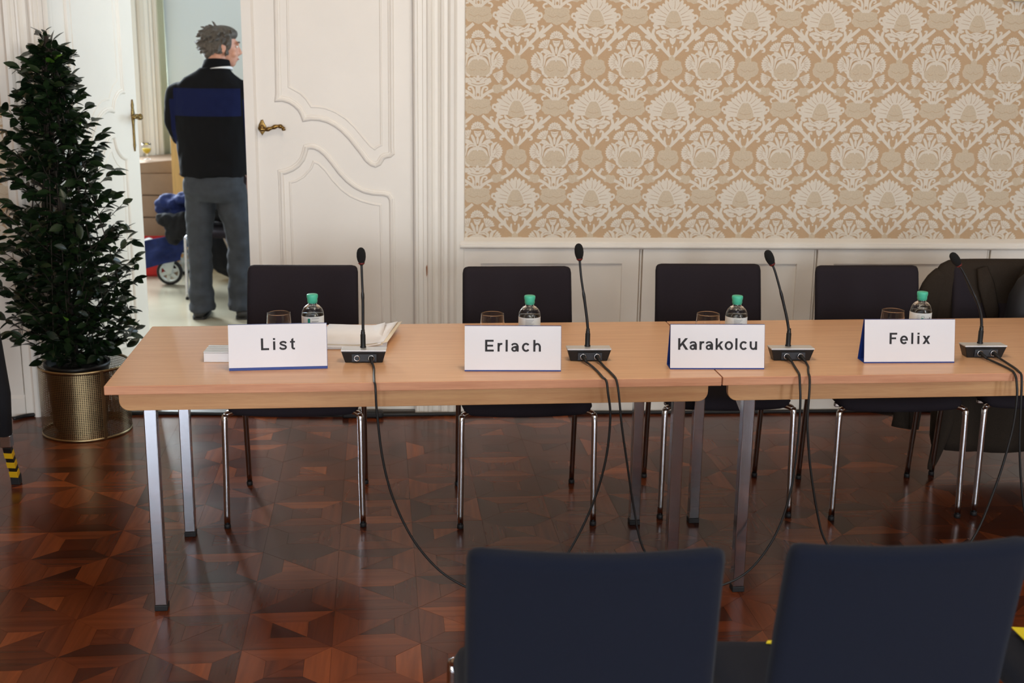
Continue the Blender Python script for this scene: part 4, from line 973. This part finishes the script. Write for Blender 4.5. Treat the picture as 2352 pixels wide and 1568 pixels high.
def ax_at(z):
    for a, b in zip(axis, axis[1:]):
        if a.z <= z <= b.z: return a.lerp(b, (z-a.z)/max(1e-6, b.z-a.z))
    return axis[-1]
nbr = 235
for b in range(nbr):
    z = .33+1.36*(b/nbr)**1.12; ph = b*2.399+rnd.uniform(-.3, .3); er = env(z)*rnd.uniform(.66, 1.06)
    if 1.02 < z < 1.2 and rnd.random() < .35: continue
    st = ax_at(max(.28, z-.55*er)); en = ax_at(z)+Vector((cos(ph)*er, sin(ph)*er*.95, rnd.uniform(-.02, .05)))
    if PY+en.y > W-.07: en.y = W-.07-PY-rnd.uniform(0, .05)
    mid = st.lerp(en, .55)+Vector((0, 0, -.1*er+rnd.uniform(-.015, .015)))
    tw = crom([st, mid, en], 4); mb.tube(tw, [.0042*(1-.7*k/(len(tw)-1)) for k in range(len(tw))], 4)
    nl = rnd.randint(15, 22) if er > .12 else rnd.randint(8, 12)
    for q in range(nl):
        t = .12+.88*(q+rnd.random()*.8)/nl; i = min(int(t*(len(tw)-1)), len(tw)-2); p = tw[i].lerp(tw[i+1], t*(len(tw)-1)-i)
        if q >= nl-2: p = tw[-1]
        d = Vector((cos(ph+rnd.uniform(-1.4, 1.4)), sin(ph+rnd.uniform(-1.4, 1.4)), rnd.uniform(-.35, .75))).normalized()
        leaves.append((p, d, rnd.uniform(.046, .074), rnd.uniform(-1.0, 1.0)))
for k in range(14):
    p = axis[-1]-Vector((0, 0, .012*k)); a = k*2.4
    leaves.append((p, Vector((cos(a), sin(a), .8)).normalized(), .034+.002*k, 0))
mb.build('branches', 'bark', pot)
def leaf_pts():
    prof_ = [(0, .001), (.1, .11), (.28, .215), (.5, .245), (.72, .19), (.88, .095), (1, 0)]
    out = []
    for u, w in prof_:
        zb = -.10*u*u
        out.append(((u, -w, zb+w*.28), (u, 0, zb), (u, w, zb+w*.28)))
    return out
LP = leaf_pts()
def add_leaf(mb, X):
    ids = [[mb.pt(X @ Vector(p)) for p in row] for row in LP]
    for a, b in zip(ids, ids[1:]):
        mb.face([a[0], a[1], b[1], b[0]]); mb.face([a[1], a[2], b[2], b[1]])
def leaf_X(p, d, L, rl):
    x = d.normalized(); z = Vector((0, 0, 1)); z = (z-x*z.dot(x)); z = z.normalized() if z.length > .05 else x.orthogonal().normalized(); y = z.cross(x)
    m_ = Matrix((x, y, z)).transposed().to_4x4()
    return Matrix.Translation(p) @ m_ @ Matrix.Rotation(rl, 4, 'X') @ Matrix.Diagonal((L, L, L, 1))
lm = []
for mm in ('leaf_dark', 'leaf_mid', 'leaf_new'):
    b_ = MB(); b_.smooth = True; add_leaf(b_, Matrix.Identity(4)); lm.append(b_.mesh('leaf', mm, recalc=False))
camd = Vector((0, 0, CAM_H))-Vector((PX, PY, .9)); camd.normalize()
order = sorted(range(len(leaves)), key=lambda k: -(leaves[k][0].dot(camd)*1.0+rnd.random()*.12+leaves[k][2]))
front = set(order[:300])
b1 = MB(); b1.smooth = True; b2 = MB(); b2.smooth = True
for k, (p, d, L, rl) in enumerate(leaves):
    X = leaf_X(p, d, L, rl)
    if k in front:
        o = link('leaf', lm[2] if rnd.random() < .018 else lm[k % 2], pot); o.matrix_local = X
    else: add_leaf(b1 if k % 2 else b2, X)
b1.build('foliage', 'leaf_dark', pot, recalc=False, kind='stuff'); b2.build('foliage', 'leaf_mid', pot, recalc=False, kind='stuff')

# ================================================================== STAND AT THE LEFT EDGE
ts = empty('tripod_stand', (-1.95, 4.62, 0), label='black stand at the left picture edge, foot striped yellow and black', cat='stand')
def up_to(mb, a, b, hw, hd):
    a, b = Vector(a), Vector(b); d = (b-a).normalized(); u = Vector((0, 1, 0)); u = (u-d*u.dot(d)).normalized(); w = d.cross(u)
    mb.rings([[q+u*sy1*hd+w*sx1*hw for sx1, sy1 in ((-1, -1), (1, -1), (1, 1), (-1, 1))] for q in (a, b)])
foot = Vector((.305, .08, .012)); knee = Vector((.315, -.02, .19))
mb = MB(); up_to(mb, knee+(foot-knee)*.02, foot+Vector((0, 0, .012)), .015, .012); lg = mb.build('leg', 'tape_black', ts, bev=.002)
for k in range(3):
    q0 = knee+(foot-knee)*(.16+.27*k); q1 = knee+(foot-knee)*(.30+.27*k); mb = MB(); up_to(mb, q0, q1, .0158, .0128); mb.build('stripe', 'tape_yellow', lg, label='yellow tape stripe')
mb = MB(); up_to(mb, foot+Vector((-.0004, -.004, .03)), foot-Vector((0, 0, .012)), .0175, .015); mb.build('foot_cap', 'rubber', lg, bev=.003)
mb = MB(); up_to(mb, knee+Vector((0, 0, .045)), knee-Vector((0, -.002, .004)), .021, .018); mb.build('clamp', 'steel', ts, bev=.003)
mb = MB(); mb.smooth = True; mb.tube([(.31, -.02, .235), (.318, -.04, .4), (.305, -.055, .6), (.29, -.06, .8), (.28, -.06, .84)], [.028, .034, .036, .034, .02], 14); mb.build('upper_leg', 'black_cloth', ts)
mb = MB(); mb.smooth = True; mb.tube([(0, 0, .3), (0, 0, 1.2)], .02, 12); mb.tube([(0, 0, .83), (.28, -.06, .83)], .014, 10); mb.build('column', 'black_plastic', ts)
for a in (2.3, 4.3):
    mb = MB(); mb.smooth = True; mb.tube([(0, 0, .55), (.28*cos(a), .28*sin(a), .02)], .014, 10); lg = mb.build('leg', 'black_plastic', ts)
    mb = MB(); mb.smooth = True; mb.lathe([(.018, 0), (.02, .01), (.016, .03)], 10, (.28*cos(a), .28*sin(a), 0)); mb.build('foot_cap', 'rubber', lg)

# cable along the wall
mb = MB(); mb.smooth = True
mb.tube(crom([(-1.93, 5.54, .009), (-1.8, 5.612, .009), (-1.3, 5.612, .009), (-.8, 5.585, .009), (-.45, 5.565, .009), (0.0, 5.572, .009), (.5, 5.585, .009), (1.3, 5.58, .009), (2.2, 5.588, .009), (3.2, 5.58, .009)], 6), .0085, 8)
wc = mb.build('power_cable', 'cable', label='thick black cable lying along the foot of the wall', cat='cable')
mb = MB(); mb.box(-.43, -.24, 5.535, 5.575, .001, .03); mb.build('cable_coupling', 'rubber', wc, bev=.008)
# yellow paper on the foreground seat
yp = MB(); yp.prism([(1.262, 2.16), (1.50, 2.14), (1.52, 2.36), (1.258, 2.40)], .4835, .4855); yp.build('yellow_leaflet', 'yellow', label='yellow leaflet lying on the foreground seat at the picture corner', cat='leaflet')
yp = MB(); yp.prism([(.707, 2.372), (.75, 2.365), (.755, 2.385), (.713, 2.382)], .470, .4725); yp.build('yellow_note', 'yellow', label='tiny yellow note peeking out past the backrest of a foreground chair', cat='note')
# picture frame whose corner shows at the top
pf = empty('picture_frame', (2.86, W-.02, 1.93), label='grey picture frame with gilt cord edge, only its lower corner in view', cat='picture')
mb = MB(); mb.box(-.26, .26, -.02, .012, 0, .05); mb.box(-.26, .26, -.02, .012, .6, .65); mb.box(-.26, -.21, -.02, .012, .05, .6); mb.box(.21, .26, -.02, .012, .05, .6); mb.build('frame', 'frame_grey', pf, bev=.006)
mb = MB(); mb.box(-.21, .21, -.005, .01, .05, .6); mb.build('canvas', 'wall_beige', pf)
mb = MB(); mb.smooth = True; c = [(-.262, -.018, -.004), (.262, -.018, -.004), (.262, -.018, .654), (-.262, -.018, .654), (-.262, -.018, -.004)]
for a, b in zip(c, c[1:]):
    a, b = Vector(a), Vector(b); n = 60; mb.tube([a.lerp(b, k/n)+Vector((0, .0012*cos(k*1.3), .0012*sin(k*1.3))) for k in range(n+1)], .0038, 6)
mb.build('gilt_cord', 'gilt', pf)

# ================================================================== NEXT ROOM: THINGS
zs = [0, .21, .378, .548, .715]
for k in range(4):
    z0, z1 = zs[k], zs[k+1]-.007
    b = empty('cardboard_box', (-2.255+.012*(k % 2), 9.76, z0), .01*(k % 3-1), label=('brown cardboard box at the bottom of the stack in the next room', 'second brown cardboard box up from the floor in the stack', 'third brown cardboard box up from the floor in the stack', 'fourth brown cardboard box up, under the tilted box')[k], cat='box', group='cardboard boxes stacked in the next room')
    mb = MB(); mb.box(-.30, .30, -.19, .19, 0, z1-z0); mb.build('carton_body', 'carton', b, bev=.004)
    mb = MB(); mb.box(-.31+.0, -.29, -.1905, -.1895, .0, z1-z0); mb.box(-.30, .30, -.03, .03, z1-z0, z1-z0+.0008); mb.build('tape', 'carton_tape', b)
b = empty('cardboard_box', (-2.24, 9.77, .7095), .12, label='topmost cardboard box with the glass of juice standing on it', cat='box', group='cardboard boxes stacked in the next room')
mb = MB(); mb.rings([[(-.30, -.19, 0), (.28, -.19, 0), (.28, .17, 0), (-.30, .17, 0)], [(-.30, -.19, .055), (.28, -.19, .105), (.28, .17, .125), (-.30, .17, .075)]]); mb.build('carton_body', 'carton', b, bev=.004)
# glass of juice
gx, gy, gz = -2.195, 9.66, .8105
wg = empty('wine_glass', (gx, gy, gz), label='stemmed glass with orange juice on the cardboard boxes', cat='glass')
mb = MB(); mb.smooth = True; n = 24
o = [(.028, 0), (.028, .0015), (.005, .004), (.0035, .012), (.0035, .03), (.006, .034), (.02, .048), (.031, .064), (.0355, .082), (.034, .105), (.0325, .122)]; i = [(.0318, .122), (.0335, .105), (.0349, .082), (.0304, .064), (.0194, .049), (.001, .036)]
mb.rings([[(q*cos(2*PI*k/n), q*sin(2*PI*k/n), z) for k in range(n)] for q, z in o+i], True); mb.build('bowl', 'glass', wg)
mb = MB(); mb.smooth = True; mb.lathe([(.001, .037), (.0185, .0495), (.0298, .0645), (.0343, .082), (.001, .083)], 24); mb.build('juice', 'juice', wg)
# pine board
pb = empty('pine_board', (-1.735, 9.46, 0), .03, label='upright knotty pine board behind the person in the next room', cat='board')
mb = MB(); mb.box(-.235, .235, 0, .022, 0, 1.225); mb.build('board', 'pine', pb, bev=.002)
for x, z, r_ in ((-.20, 1.07, .012), (-.15, 1.04, .014), (-.17, .72, .010), (.05, .9, .012)):
    mb = MB(); mb.rings([[(x+r_*1.5*cos(2*PI*k/10), y, z+r_*sin(2*PI*k/10)) for k in range(10)] for y in (-.0012, .001)]); mb.build('knot', 'knot', pb)
# red crate with a white bag in it
rc = empty('red_crate', (-2.21, 9.25, 0), .05, label='red plastic crate on the floor by the open door leaf', cat='crate')
mb = MB(); mb.box(-.2, .2, -.14, .14, 0, .012); mb.box(-.2, .2, -.14, -.13, 0, .2); mb.box(-.2, .2, .13, .14, 0, .26); mb.box(-.2, -.19, -.14, .14, 0, .2); mb.box(.19, .2, -.14, .14, 0, .2); mb.build('crate_body', 'red_plastic', rc)
mb = MB(); mb.smooth = True
for k in range(7): mb.lathe([(.001, -.05), (.035, -.035), (.05, 0), (.035, .035), (.001, .05)], 10, (-2.27+.035*k*.8, 9.25+.03*(k % 2), .18+.025*((k*3) % 4)/2))
o = remesh(mb, 'plastic_bag', 'white_plastic', .008, 4); props(o, 'crumpled white plastic bag in the red crate', 'bag')

# trolley with wheel
tr_ = empty('trolley', (-1.885, 8.80, 0), -.05, label='wheeled trolley with grey spoked wheel under blue cloth', cat='trolley')
def wheel(x, y):
    n = 32
    w = None
    mb = MB(); mb.smooth = True
    mb.rings([[(x+q*cos(2*PI*k/n), yy, .093+q*sin(2*PI*k/n)) for k in range(n)] for q, yy in ((.072, y-.014), (.086, y-.018), (.0925, y-.008), (.0925, y+.008), (.086, y+.018), (.072, y+.014))], False, True)
    w = mb.build('wheel', 'rubber', tr_, label='black tyre on grey five-spoke rim')
    mb = MB(); mb.smooth = True; mb.rings([[(x+q*cos(2*PI*k/n), yy, .093+q*sin(2*PI*k/n)) for k in range(n)] for q, yy in ((.0725, y-.013), (.0725, y+.013), (.062, y+.013), (.062, y-.015))], False, True); mb.build('rim', 'grey_plastic', w)
    for k in range(6):
        a = 2*PI*k/6+.3; mb = MB(); d = Vector((cos(a), 0, sin(a))); u = Vector((-sin(a), 0, cos(a))); c = Vector((x, y-.008, .093))
        mb.rings([[c+d*.012+u*s1*.014+Vector((0, s2*.006, 0)) for s1, s2 in ((-1, -1), (1, -1), (1, 1), (-1, 1))], [c+d*.063+u*s1*.010+Vector((0, s2*.006, 0)) for s1, s2 in ((-1, -1), (1, -1), (1, 1), (-1, 1))]]); mb.build('spoke', 'grey_plastic', w)
    mb = MB(); mb.smooth = True; mb.tube([(x, y-.024, .093), (x, y+.018, .093)], .024, 16); mb.build('hub', 'grey_plastic', w)
wheel(0, 0); wheel(.0, .42); wheel(.5, .42)
mb = MB(); mb.prism([(-.02, .10), (.022, .09), (.05, .20), (.035, .235), (-.035, .215)], -.036, -.024, 'y'); mb.build('fork', 'grey_plastic', tr_, bev=.003)
mb = MB(); mb.smooth = True
for y in (-.02, .42): mb.tube([(0, y, .2), (.03, y, .35), (.1, y, .62)], .011, 8); mb.tube([(.5, y, .1), (.4, y, .35), (.1, y, .62)], .011, 8)
mb.tube([(.1, -.02, .62), (.1, .42, .62)], .011, 8); mb.tube([(.03, -.02, .35), (.03, .42, .35)], .011, 8); mb.build('frame_tubes', 'dark_chrome', tr_)
# blue cloth over the trolley and clothes on the chair, lumpy cloth bodies
def lump(name, spec, vox, m_, lab, cat, amp=.03, seed=0.0, thin=None):
    mb = MB(); mb.smooth = True
    for (x, y, z, rx, ry, rz_) in spec:
        n1, n2 = 16, 10; rs = []
        for j in range(1, n2):
            t = PI*j/n2; rs.append([(x+rx*sin(t)*cos(2*PI*k/n1), y+ry*sin(t)*sin(2*PI*k/n1), z-rz_*cos(t)) for k in range(n1)])
        mb.rings(rs)
    o = remesh(mb, name, m_, vox, 2)
    me = o.data; out = []
    for c, n in zip([v.co.copy() for v in me.vertices], [n.vector.copy() for n in me.vertex_normals]):
        q = c*11+Vector((seed, seed, seed)); p = c+n*(noise.noise(q)*amp+noise.noise(q*2.6)*amp*.5); out += [p.x, p.y, p.z]
    me.vertices.foreach_set('co', out); me.update()
    return props(o, lab, cat)
mb = MB(); mb.smooth = True; g = {}
for i in range(19):
    for j in range(15):
        u, v = i/18, j/14
        x = -2.055+.30*u+.02*sin(v*5); z = .325-.195*v+.07*u*(1-v)+.075*u*v; y = 8.69+.016*sin(u*9+v*3)-.02*v+.012*sin(v*11)
        g[i, j, 0] = mb.pt((x, y, z)); g[i, j, 1] = mb.pt((x, y+.008, z))
for i in range(18):
    for j in range(14):
        mb.face([g[i, j, 0], g[i, j+1, 0], g[i+1, j+1, 0], g[i+1, j, 0]]); mb.face([g[i, j, 1], g[i+1, j, 1], g[i+1, j+1, 1], g[i, j+1, 1]])
for i in range(18):
    for j in (0, 14): mb.face([g[i, j, 0], g[i+1, j, 0], g[i+1, j, 1], g[i, j, 1]])
for j in range(14):
    for i in (0, 18): mb.face([g[i, j, 0], g[i, j+1, 0], g[i, j+1, 1], g[i, j, 1]])
mb.build('blue_cloth', 'navy_cloth', label='royal blue cloth hanging over the trolley wheel', cat='cloth')
lump('blue_jacket', [(-1.80, 8.72, .60, .13, .10, .055), (-1.72, 8.70, .62, .12, .1, .05), (-1.86, 8.72, .56, .07, .08, .05), (-1.78, 8.70, .48, .10, .09, .12), (-1.70, 8.72, .40, .09, .08, .12)], .010, 'navy_cloth', 'rumpled blue jacket heaped on the trolley behind the person', 'jacket', .035, 3)
lump('black_jacket', [(-1.83, 8.57, .50, .10, .05, .05), (-1.75, 8.56, .47, .10, .05, .09), (-1.79, 8.57, .40, .06, .05, .08)], .010, 'black_cloth', 'crumpled black jacket hanging in front of the blue one', 'jacket', .03, 8)
lump('dark_bag', [(-1.42, 8.54, .575, .17, .14, .085), (-1.32, 8.56, .60, .10, .12, .10), (-1.52, 8.52, .565, .08, .1, .07)], .012, 'black_cloth', 'dark bag lying on the chair in the next room', 'bag', .02, 5)
lump('black_case', [(-1.42, 9.0, .27, .28, .13, .27), (-1.38, 9.0, .45, .22, .11, .18)], .014, 'black_cloth', 'black soft case standing on the floor behind the person', 'case', .012, 9)

# ================================================================== PERSON
per = empty('person', (-1.355, 7.72, 0), label='person with grey hair in black fleece with blue band, back turned, in the doorway', cat='person')
def ell(mb, c, rx, ry, rz_, n1=20, n2=14, rot=None):
    rs = []
    for j in range(1, n2):
        t = PI*j/n2; r_ = []
        for k in range(n1):
            p = Vector((rx*sin(t)*cos(2*PI*k/n1), ry*sin(t)*sin(2*PI*k/n1), -rz_*cos(t)))
            if rot: p = rot @ p
            r_.append(Vector(c)+p)
        rs.append(r_)
    mb.rings(rs)
def torso(mb, spec, n=28):
    mb.rings([[(cx+rx*math.copysign(abs(cos(a))**.85, cos(a)), cyy+ry*math.copysign(abs(sin(a))**.85, sin(a)), z) for a in [2*PI*k/n for k in range(n)]] for z, cx, cyy, rx, ry in spec])
# head frame: looks along heading hd (turned to the right)
hd = math.radians(-72)          # rotation of the +Y facing head about Z
HR = Matrix.Rotation(hd, 3, 'Z') @ Matrix.Rotation(math.radians(-6), 3, 'X')
HC = Vector((.075, .035, 1.665))
def hp(x, y, z): return HC+HR @ Vector((x, y, z))    # x right of the face, y forward, z up
mb = MB(); mb.smooth = True
ell(mb, hp(0, -.012, .03), .074, .095, .098, rot=HR); ell(mb, hp(0, .035, -.03), .062, .062, .085, rot=HR); ell(mb, hp(0, .06, -.085), .036, .03, .028, rot=HR); ell(mb, hp(0, .05, -.06), .05, .045, .05, rot=HR)
mb.tube([hp(0, .088, .022), hp(0, .102, -.002), hp(0, .114, -.022), hp(0, .100, -.033)], [.009, .011, .0135, .010], 10)
ell(mb, hp(0, .088, .034), .05, .014, .012, rot=HR); ell(mb, hp(0, .093, -.056), .024, .011, .008, rot=HR); ell(mb, hp(0, .091, -.067), .021, .010, .007, rot=HR)
for s in (-1, 1):
    ell(mb, hp(s*.012, .097, -.027), .009, .01, .008, rot=HR); ell(mb, hp(s*.045, .062, -.03), .022, .022, .025, rot=HR)
    ell(mb, hp(s*.076, -.004, -.008), .008, .019, .031, rot=HR); ell(mb, hp(s*.079, -.012, .004), .01, .012, .018, rot=HR)
mb.tube([(0.03, -.015, 1.44), (.035, -.005, 1.52), (.05, .012, 1.60), hp(0, -.02, -.02)], [.068, .060, .058, .06], 16)
torso(mb, [(.86, 0, .0, .15, .10), (1.0, 0, 0, .15, .10), (1.2, 0, -.005, .165, .11), (1.38, .01, -.01, .17, .10), (1.46, .02, -.012, .11, .075)])
# arms inside the sleeves and the hands
LA = [(-.178, -.01, 1.385), (-.210, .0, 1.29), (-.212, .03, 1.17), (-.17, .17, 1.10), (-.08, .25, 1.12)]
RA = [(.205, -.01, 1.40), (.232, .0, 1.28), (.236, .01, 1.14), (.222, .06, 1.0), (.20, .12, .88)]
for Aa in (LA, RA): mb.tube(crom(Aa, 4), [.05-.0014*k for k in range(17)], 12)
for s in (-1, 1):
    x = -.105 if s < 0 else .125
    mb.tube([(x*.75, 0, .86), (x*.9, .005, .66), (x, 0, .48), (x, -.01, .3), (x, -.012, .09)], [.085, .075, .055, .052, .04], 14)
def hand(mb, w, d, up):
    w, d = Vector(w), Vector(d).normalized(); up = Vector(up); up = (up-d*up.dot(d)).normalized(); sd = d.cross(up)
    mb.rings([[w+d*t+sd*a*hw+up*b*hh for a, b in ((-1, -1), (1, -1), (1, 1), (-1, 1))] for t, hw, hh in ((-.01, .024, .017), (.03, .036, .015), (.085, .041, .012))])
    for k, (o, L) in enumerate(((-.031, .062), (-.011, .072), (.010, .07), (.030, .054))):
        b0 = w+d*.078+sd*o; mb.tube([b0, b0+d*L*.5-up*.006, b0+d*L*.82-up*.022, b0+d*L*.95-up*.036], [.0088, .0082, .0076, .0062], 8)
    b0 = w+d*.02-sd*.026; mb.tube([b0, b0+d*.028-sd*.022, b0+d*.058-sd*.026-up*.008], [.0115, .010, .008], 8)
hand(mb, LA[-1], (.75, .5, .1), (0, 0, 1)); hand(mb, RA[-1], (-.15, .45, -.85), (1, 0, 0))
body = remesh(mb, 'body', 'skin', .0052, 3, per)
for s in (-1, 1):
    mb = MB(); mb.smooth = True; ell(mb, hp(s*.029, .0835, .012), .0105, .0075, .0075, 12, 8, rot=HR); mb.build('eye', 'eye', per)
    mb = MB(); mb.smooth = True; mb.tube([hp(s*.012, .099, .034), hp(s*.03, .097, .040), hp(s*.05, .082, .034)], [.004, .0055, .003], 6); mb.build('eyebrow', 'hair', per)
mb = MB(); mb.smooth = True; mb.tube([hp(-.022, .095, -.061), hp(0, .103, -.060), hp(.022, .095, -.061)], [.003, .0055, .003], 8); mb.build('lips', 'lips', per)
# hair: cap plus tufts
mb = MB(); mb.smooth = True
ell(mb, hp(0, -.026, .036), .084, .100, .088, 24, 16, rot=HR); ell(mb, hp(0, -.07, -.005), .066, .050, .082, rot=HR); ell(mb, hp(0, .030, .078), .066, .056, .040, rot=HR); ell(mb, hp(0, .066, .080), .05, .022, .022, rot=HR); ell(mb, hp(0, .005, .084), .072, .085, .046, rot=HR)
for s in (-1, 1): ell(mb, hp(s*.068, -.03, .01), .02, .045, .055, rot=HR); ell(mb, hp(s*.071, .028, .03), .014, .018, .045, rot=HR)
rr = random.Random(3)
for k in range(170):
    th = rr.uniform(0, 2*PI); cz = rr.uniform(-.75, .98); sr = math.sqrt(1-cz*cz)
    n_ = Vector((sr*cos(th), sr*sin(th), cz))
    if n_.y > .5 and n_.z < .62: continue
    p = Vector((n_.x*.082, -.026+n_.y*.097, .033+n_.z*.084))
    d = Vector((n_.x*.7+rr.uniform(-.5, .5), n_.y*.7-.35+rr.uniform(-.3, .3), n_.z*.5-.55+rr.uniform(-.2, .35))).normalized()
    a = hp(*p); b = hp(*(p+d*.022+n_*.006)); c = hp(*(p+d*.042+n_*.002)); mb.tube([a, b, c], [.0095, .0075, .003], 6)
remesh(mb, 'hair', 'hair', .004, 1, per)
# fleece jacket
mb = MB(); mb.smooth = True
torso(mb, [(.885, -.005, .0, .187, .125), (.90, -.005, .0, .200, .138), (.96, -.002, .0, .208, .145), (1.1, .0, -.002, .213, .15), (1.25, .003, -.006, .218, .15), (1.38, .008, -.012, .222, .14), (1.44, .012, -.012, .212, .122), (1.485, .018, -.012, .172, .10), (1.52, .026, -.008, .115, .08), (1.545, .032, -.002, .088, .075)])
for Aa in (LA, RA):
    pth = crom(Aa, 4); mb.tube(pth[:-1], [.078, .078, .077, .075, .073, .071, .070, .068, .067, .065, .063, .061, .058, .056, .053, .050], 16)
    ell(mb, Aa[0], .080, .082, .078)
jk = remesh(mb, 'jacket', 'fleece', .0075, 5, per)
def wrinkle(o, f):
    me = o.data; co = [v.co.copy() for v in me.vertices]; no = [n.vector.copy() for n in me.vertex_normals]; out = []
    for c, n in zip(co, no):
        p = c+n*f(c); out += [p.x, p.y, p.z]
    me.vertices.foreach_set('co', out); me.update()
wrinkle(jk, lambda c: noise.noise(c*9)*.012+noise.noise(c*20.7)*.004)
mb = MB(); mb.smooth = True; n = 32; rows = []
for t, (z, r_) in enumerate(((1.515, .092), (1.56, .083), (1.585, .079), (1.588, .074), (1.555, .074), (1.515, .08))):
    rows.append([(.034+.012*(z-1.5)/.08+r_*cos(2*PI*k/n), .0+.012*(z-1.5)/.08+r_*.92*sin(2*PI*k/n), z+.012*sin(2*PI*k/n+PI)) for k in range(n)])
mb.rings(rows, False, True); mb.build('collar', 'fleece', per)
mb = MB(); mb.smooth = True; rows = [[(.044+r_*cos(a), .008+r_*.92*sin(a), 1.528+dz*min(1, .12+.08*k)-.014*sin(a)+.004*cos(a)) for k, a in enumerate([-1.85+2.1*k/15 for k in range(16)])] for dz, r_ in ((0, .0965), (.017, .0915), (.018, .084), (0, .086))]
ids = [[mb.pt(p) for p in r_] for r_ in rows]
for a in range(4):
    for k in range(15): mb.face([ids[a][k], ids[a][k+1], ids[(a+1) % 4][k+1], ids[(a+1) % 4][k]])
mb.build('shirt_collar', 'shirt', per, label='white edge showing at the collar')
# jeans
mb = MB(); mb.smooth = True
torso(mb, [(.74, .0, .0, .165, .115), (.80, .0, -.004, .188, .135), (.86, .0, -.006, .186, .135), (.93, .0, .0, .175, .122)])
for s in (-1, 1):
    xa, xb = (-.088, -.108) if s < 0 else (.10, .135)
    mb.tube(crom([(xa, 0, .84), (xa*1.03, 0, .70), (xb*.98, .002, .55), (xb, 0, .40), (xb, -.008, .22), (xb*1.0, -.012, .055)], 4), [.100, .098, .097, .095, .093, .090, .086, .083, .080, .078, .076, .075, .074, .073, .073, .073, .073, .074, .076, .077, .077], 18)
    mb.tube([(xb, -.012, .052), (xb, -.012, .09)], [.083, .081], 18)
jn = remesh(mb, 'jeans', 'jeans', .0075, 4, per)
def denim(c):
    q = Vector((c.x*9, c.y*9, c.z*15)); k = 1.5 if c.z < .5 else .8
    return noise.noise(q)*.010*k+noise.noise(q*2.1)*.004
wrinkle(jn, denim)
for s in (-1, 1):
    x = -.108 if s < 0 else .135
    mb = MB(); mb.smooth = True
    L = [(-.075, .030, .05), (-.05, .040, .085), (.0, .044, .09), (.07, .046, .07), (.13, .047, .05), (.18, .042, .04), (.205, .025, .03)]
    mb.rings([[(x+s*.012+hw*c+(s*.03*(y+.07)), y, max(.012, .012+(h-.012)*(.5+.5*sn))) for c, sn in [(cos(2*PI*k/16), sin(2*PI*k/16)) for k in range(16)]] for y, hw, h in L])
    o = mb.build('shoe', 'shoe', per)
    mb = MB(); pl = [(x+s*.012+hw*sg*1.04+s*.03*(y+.07), y) for sg, LL in ((1, L), (-1, L[::-1])) for y, hw, h in LL]; mb.prism(pl, 0, .018); mb.build('sole', 'lace', o)
print('objects', len(bpy.data.objects))
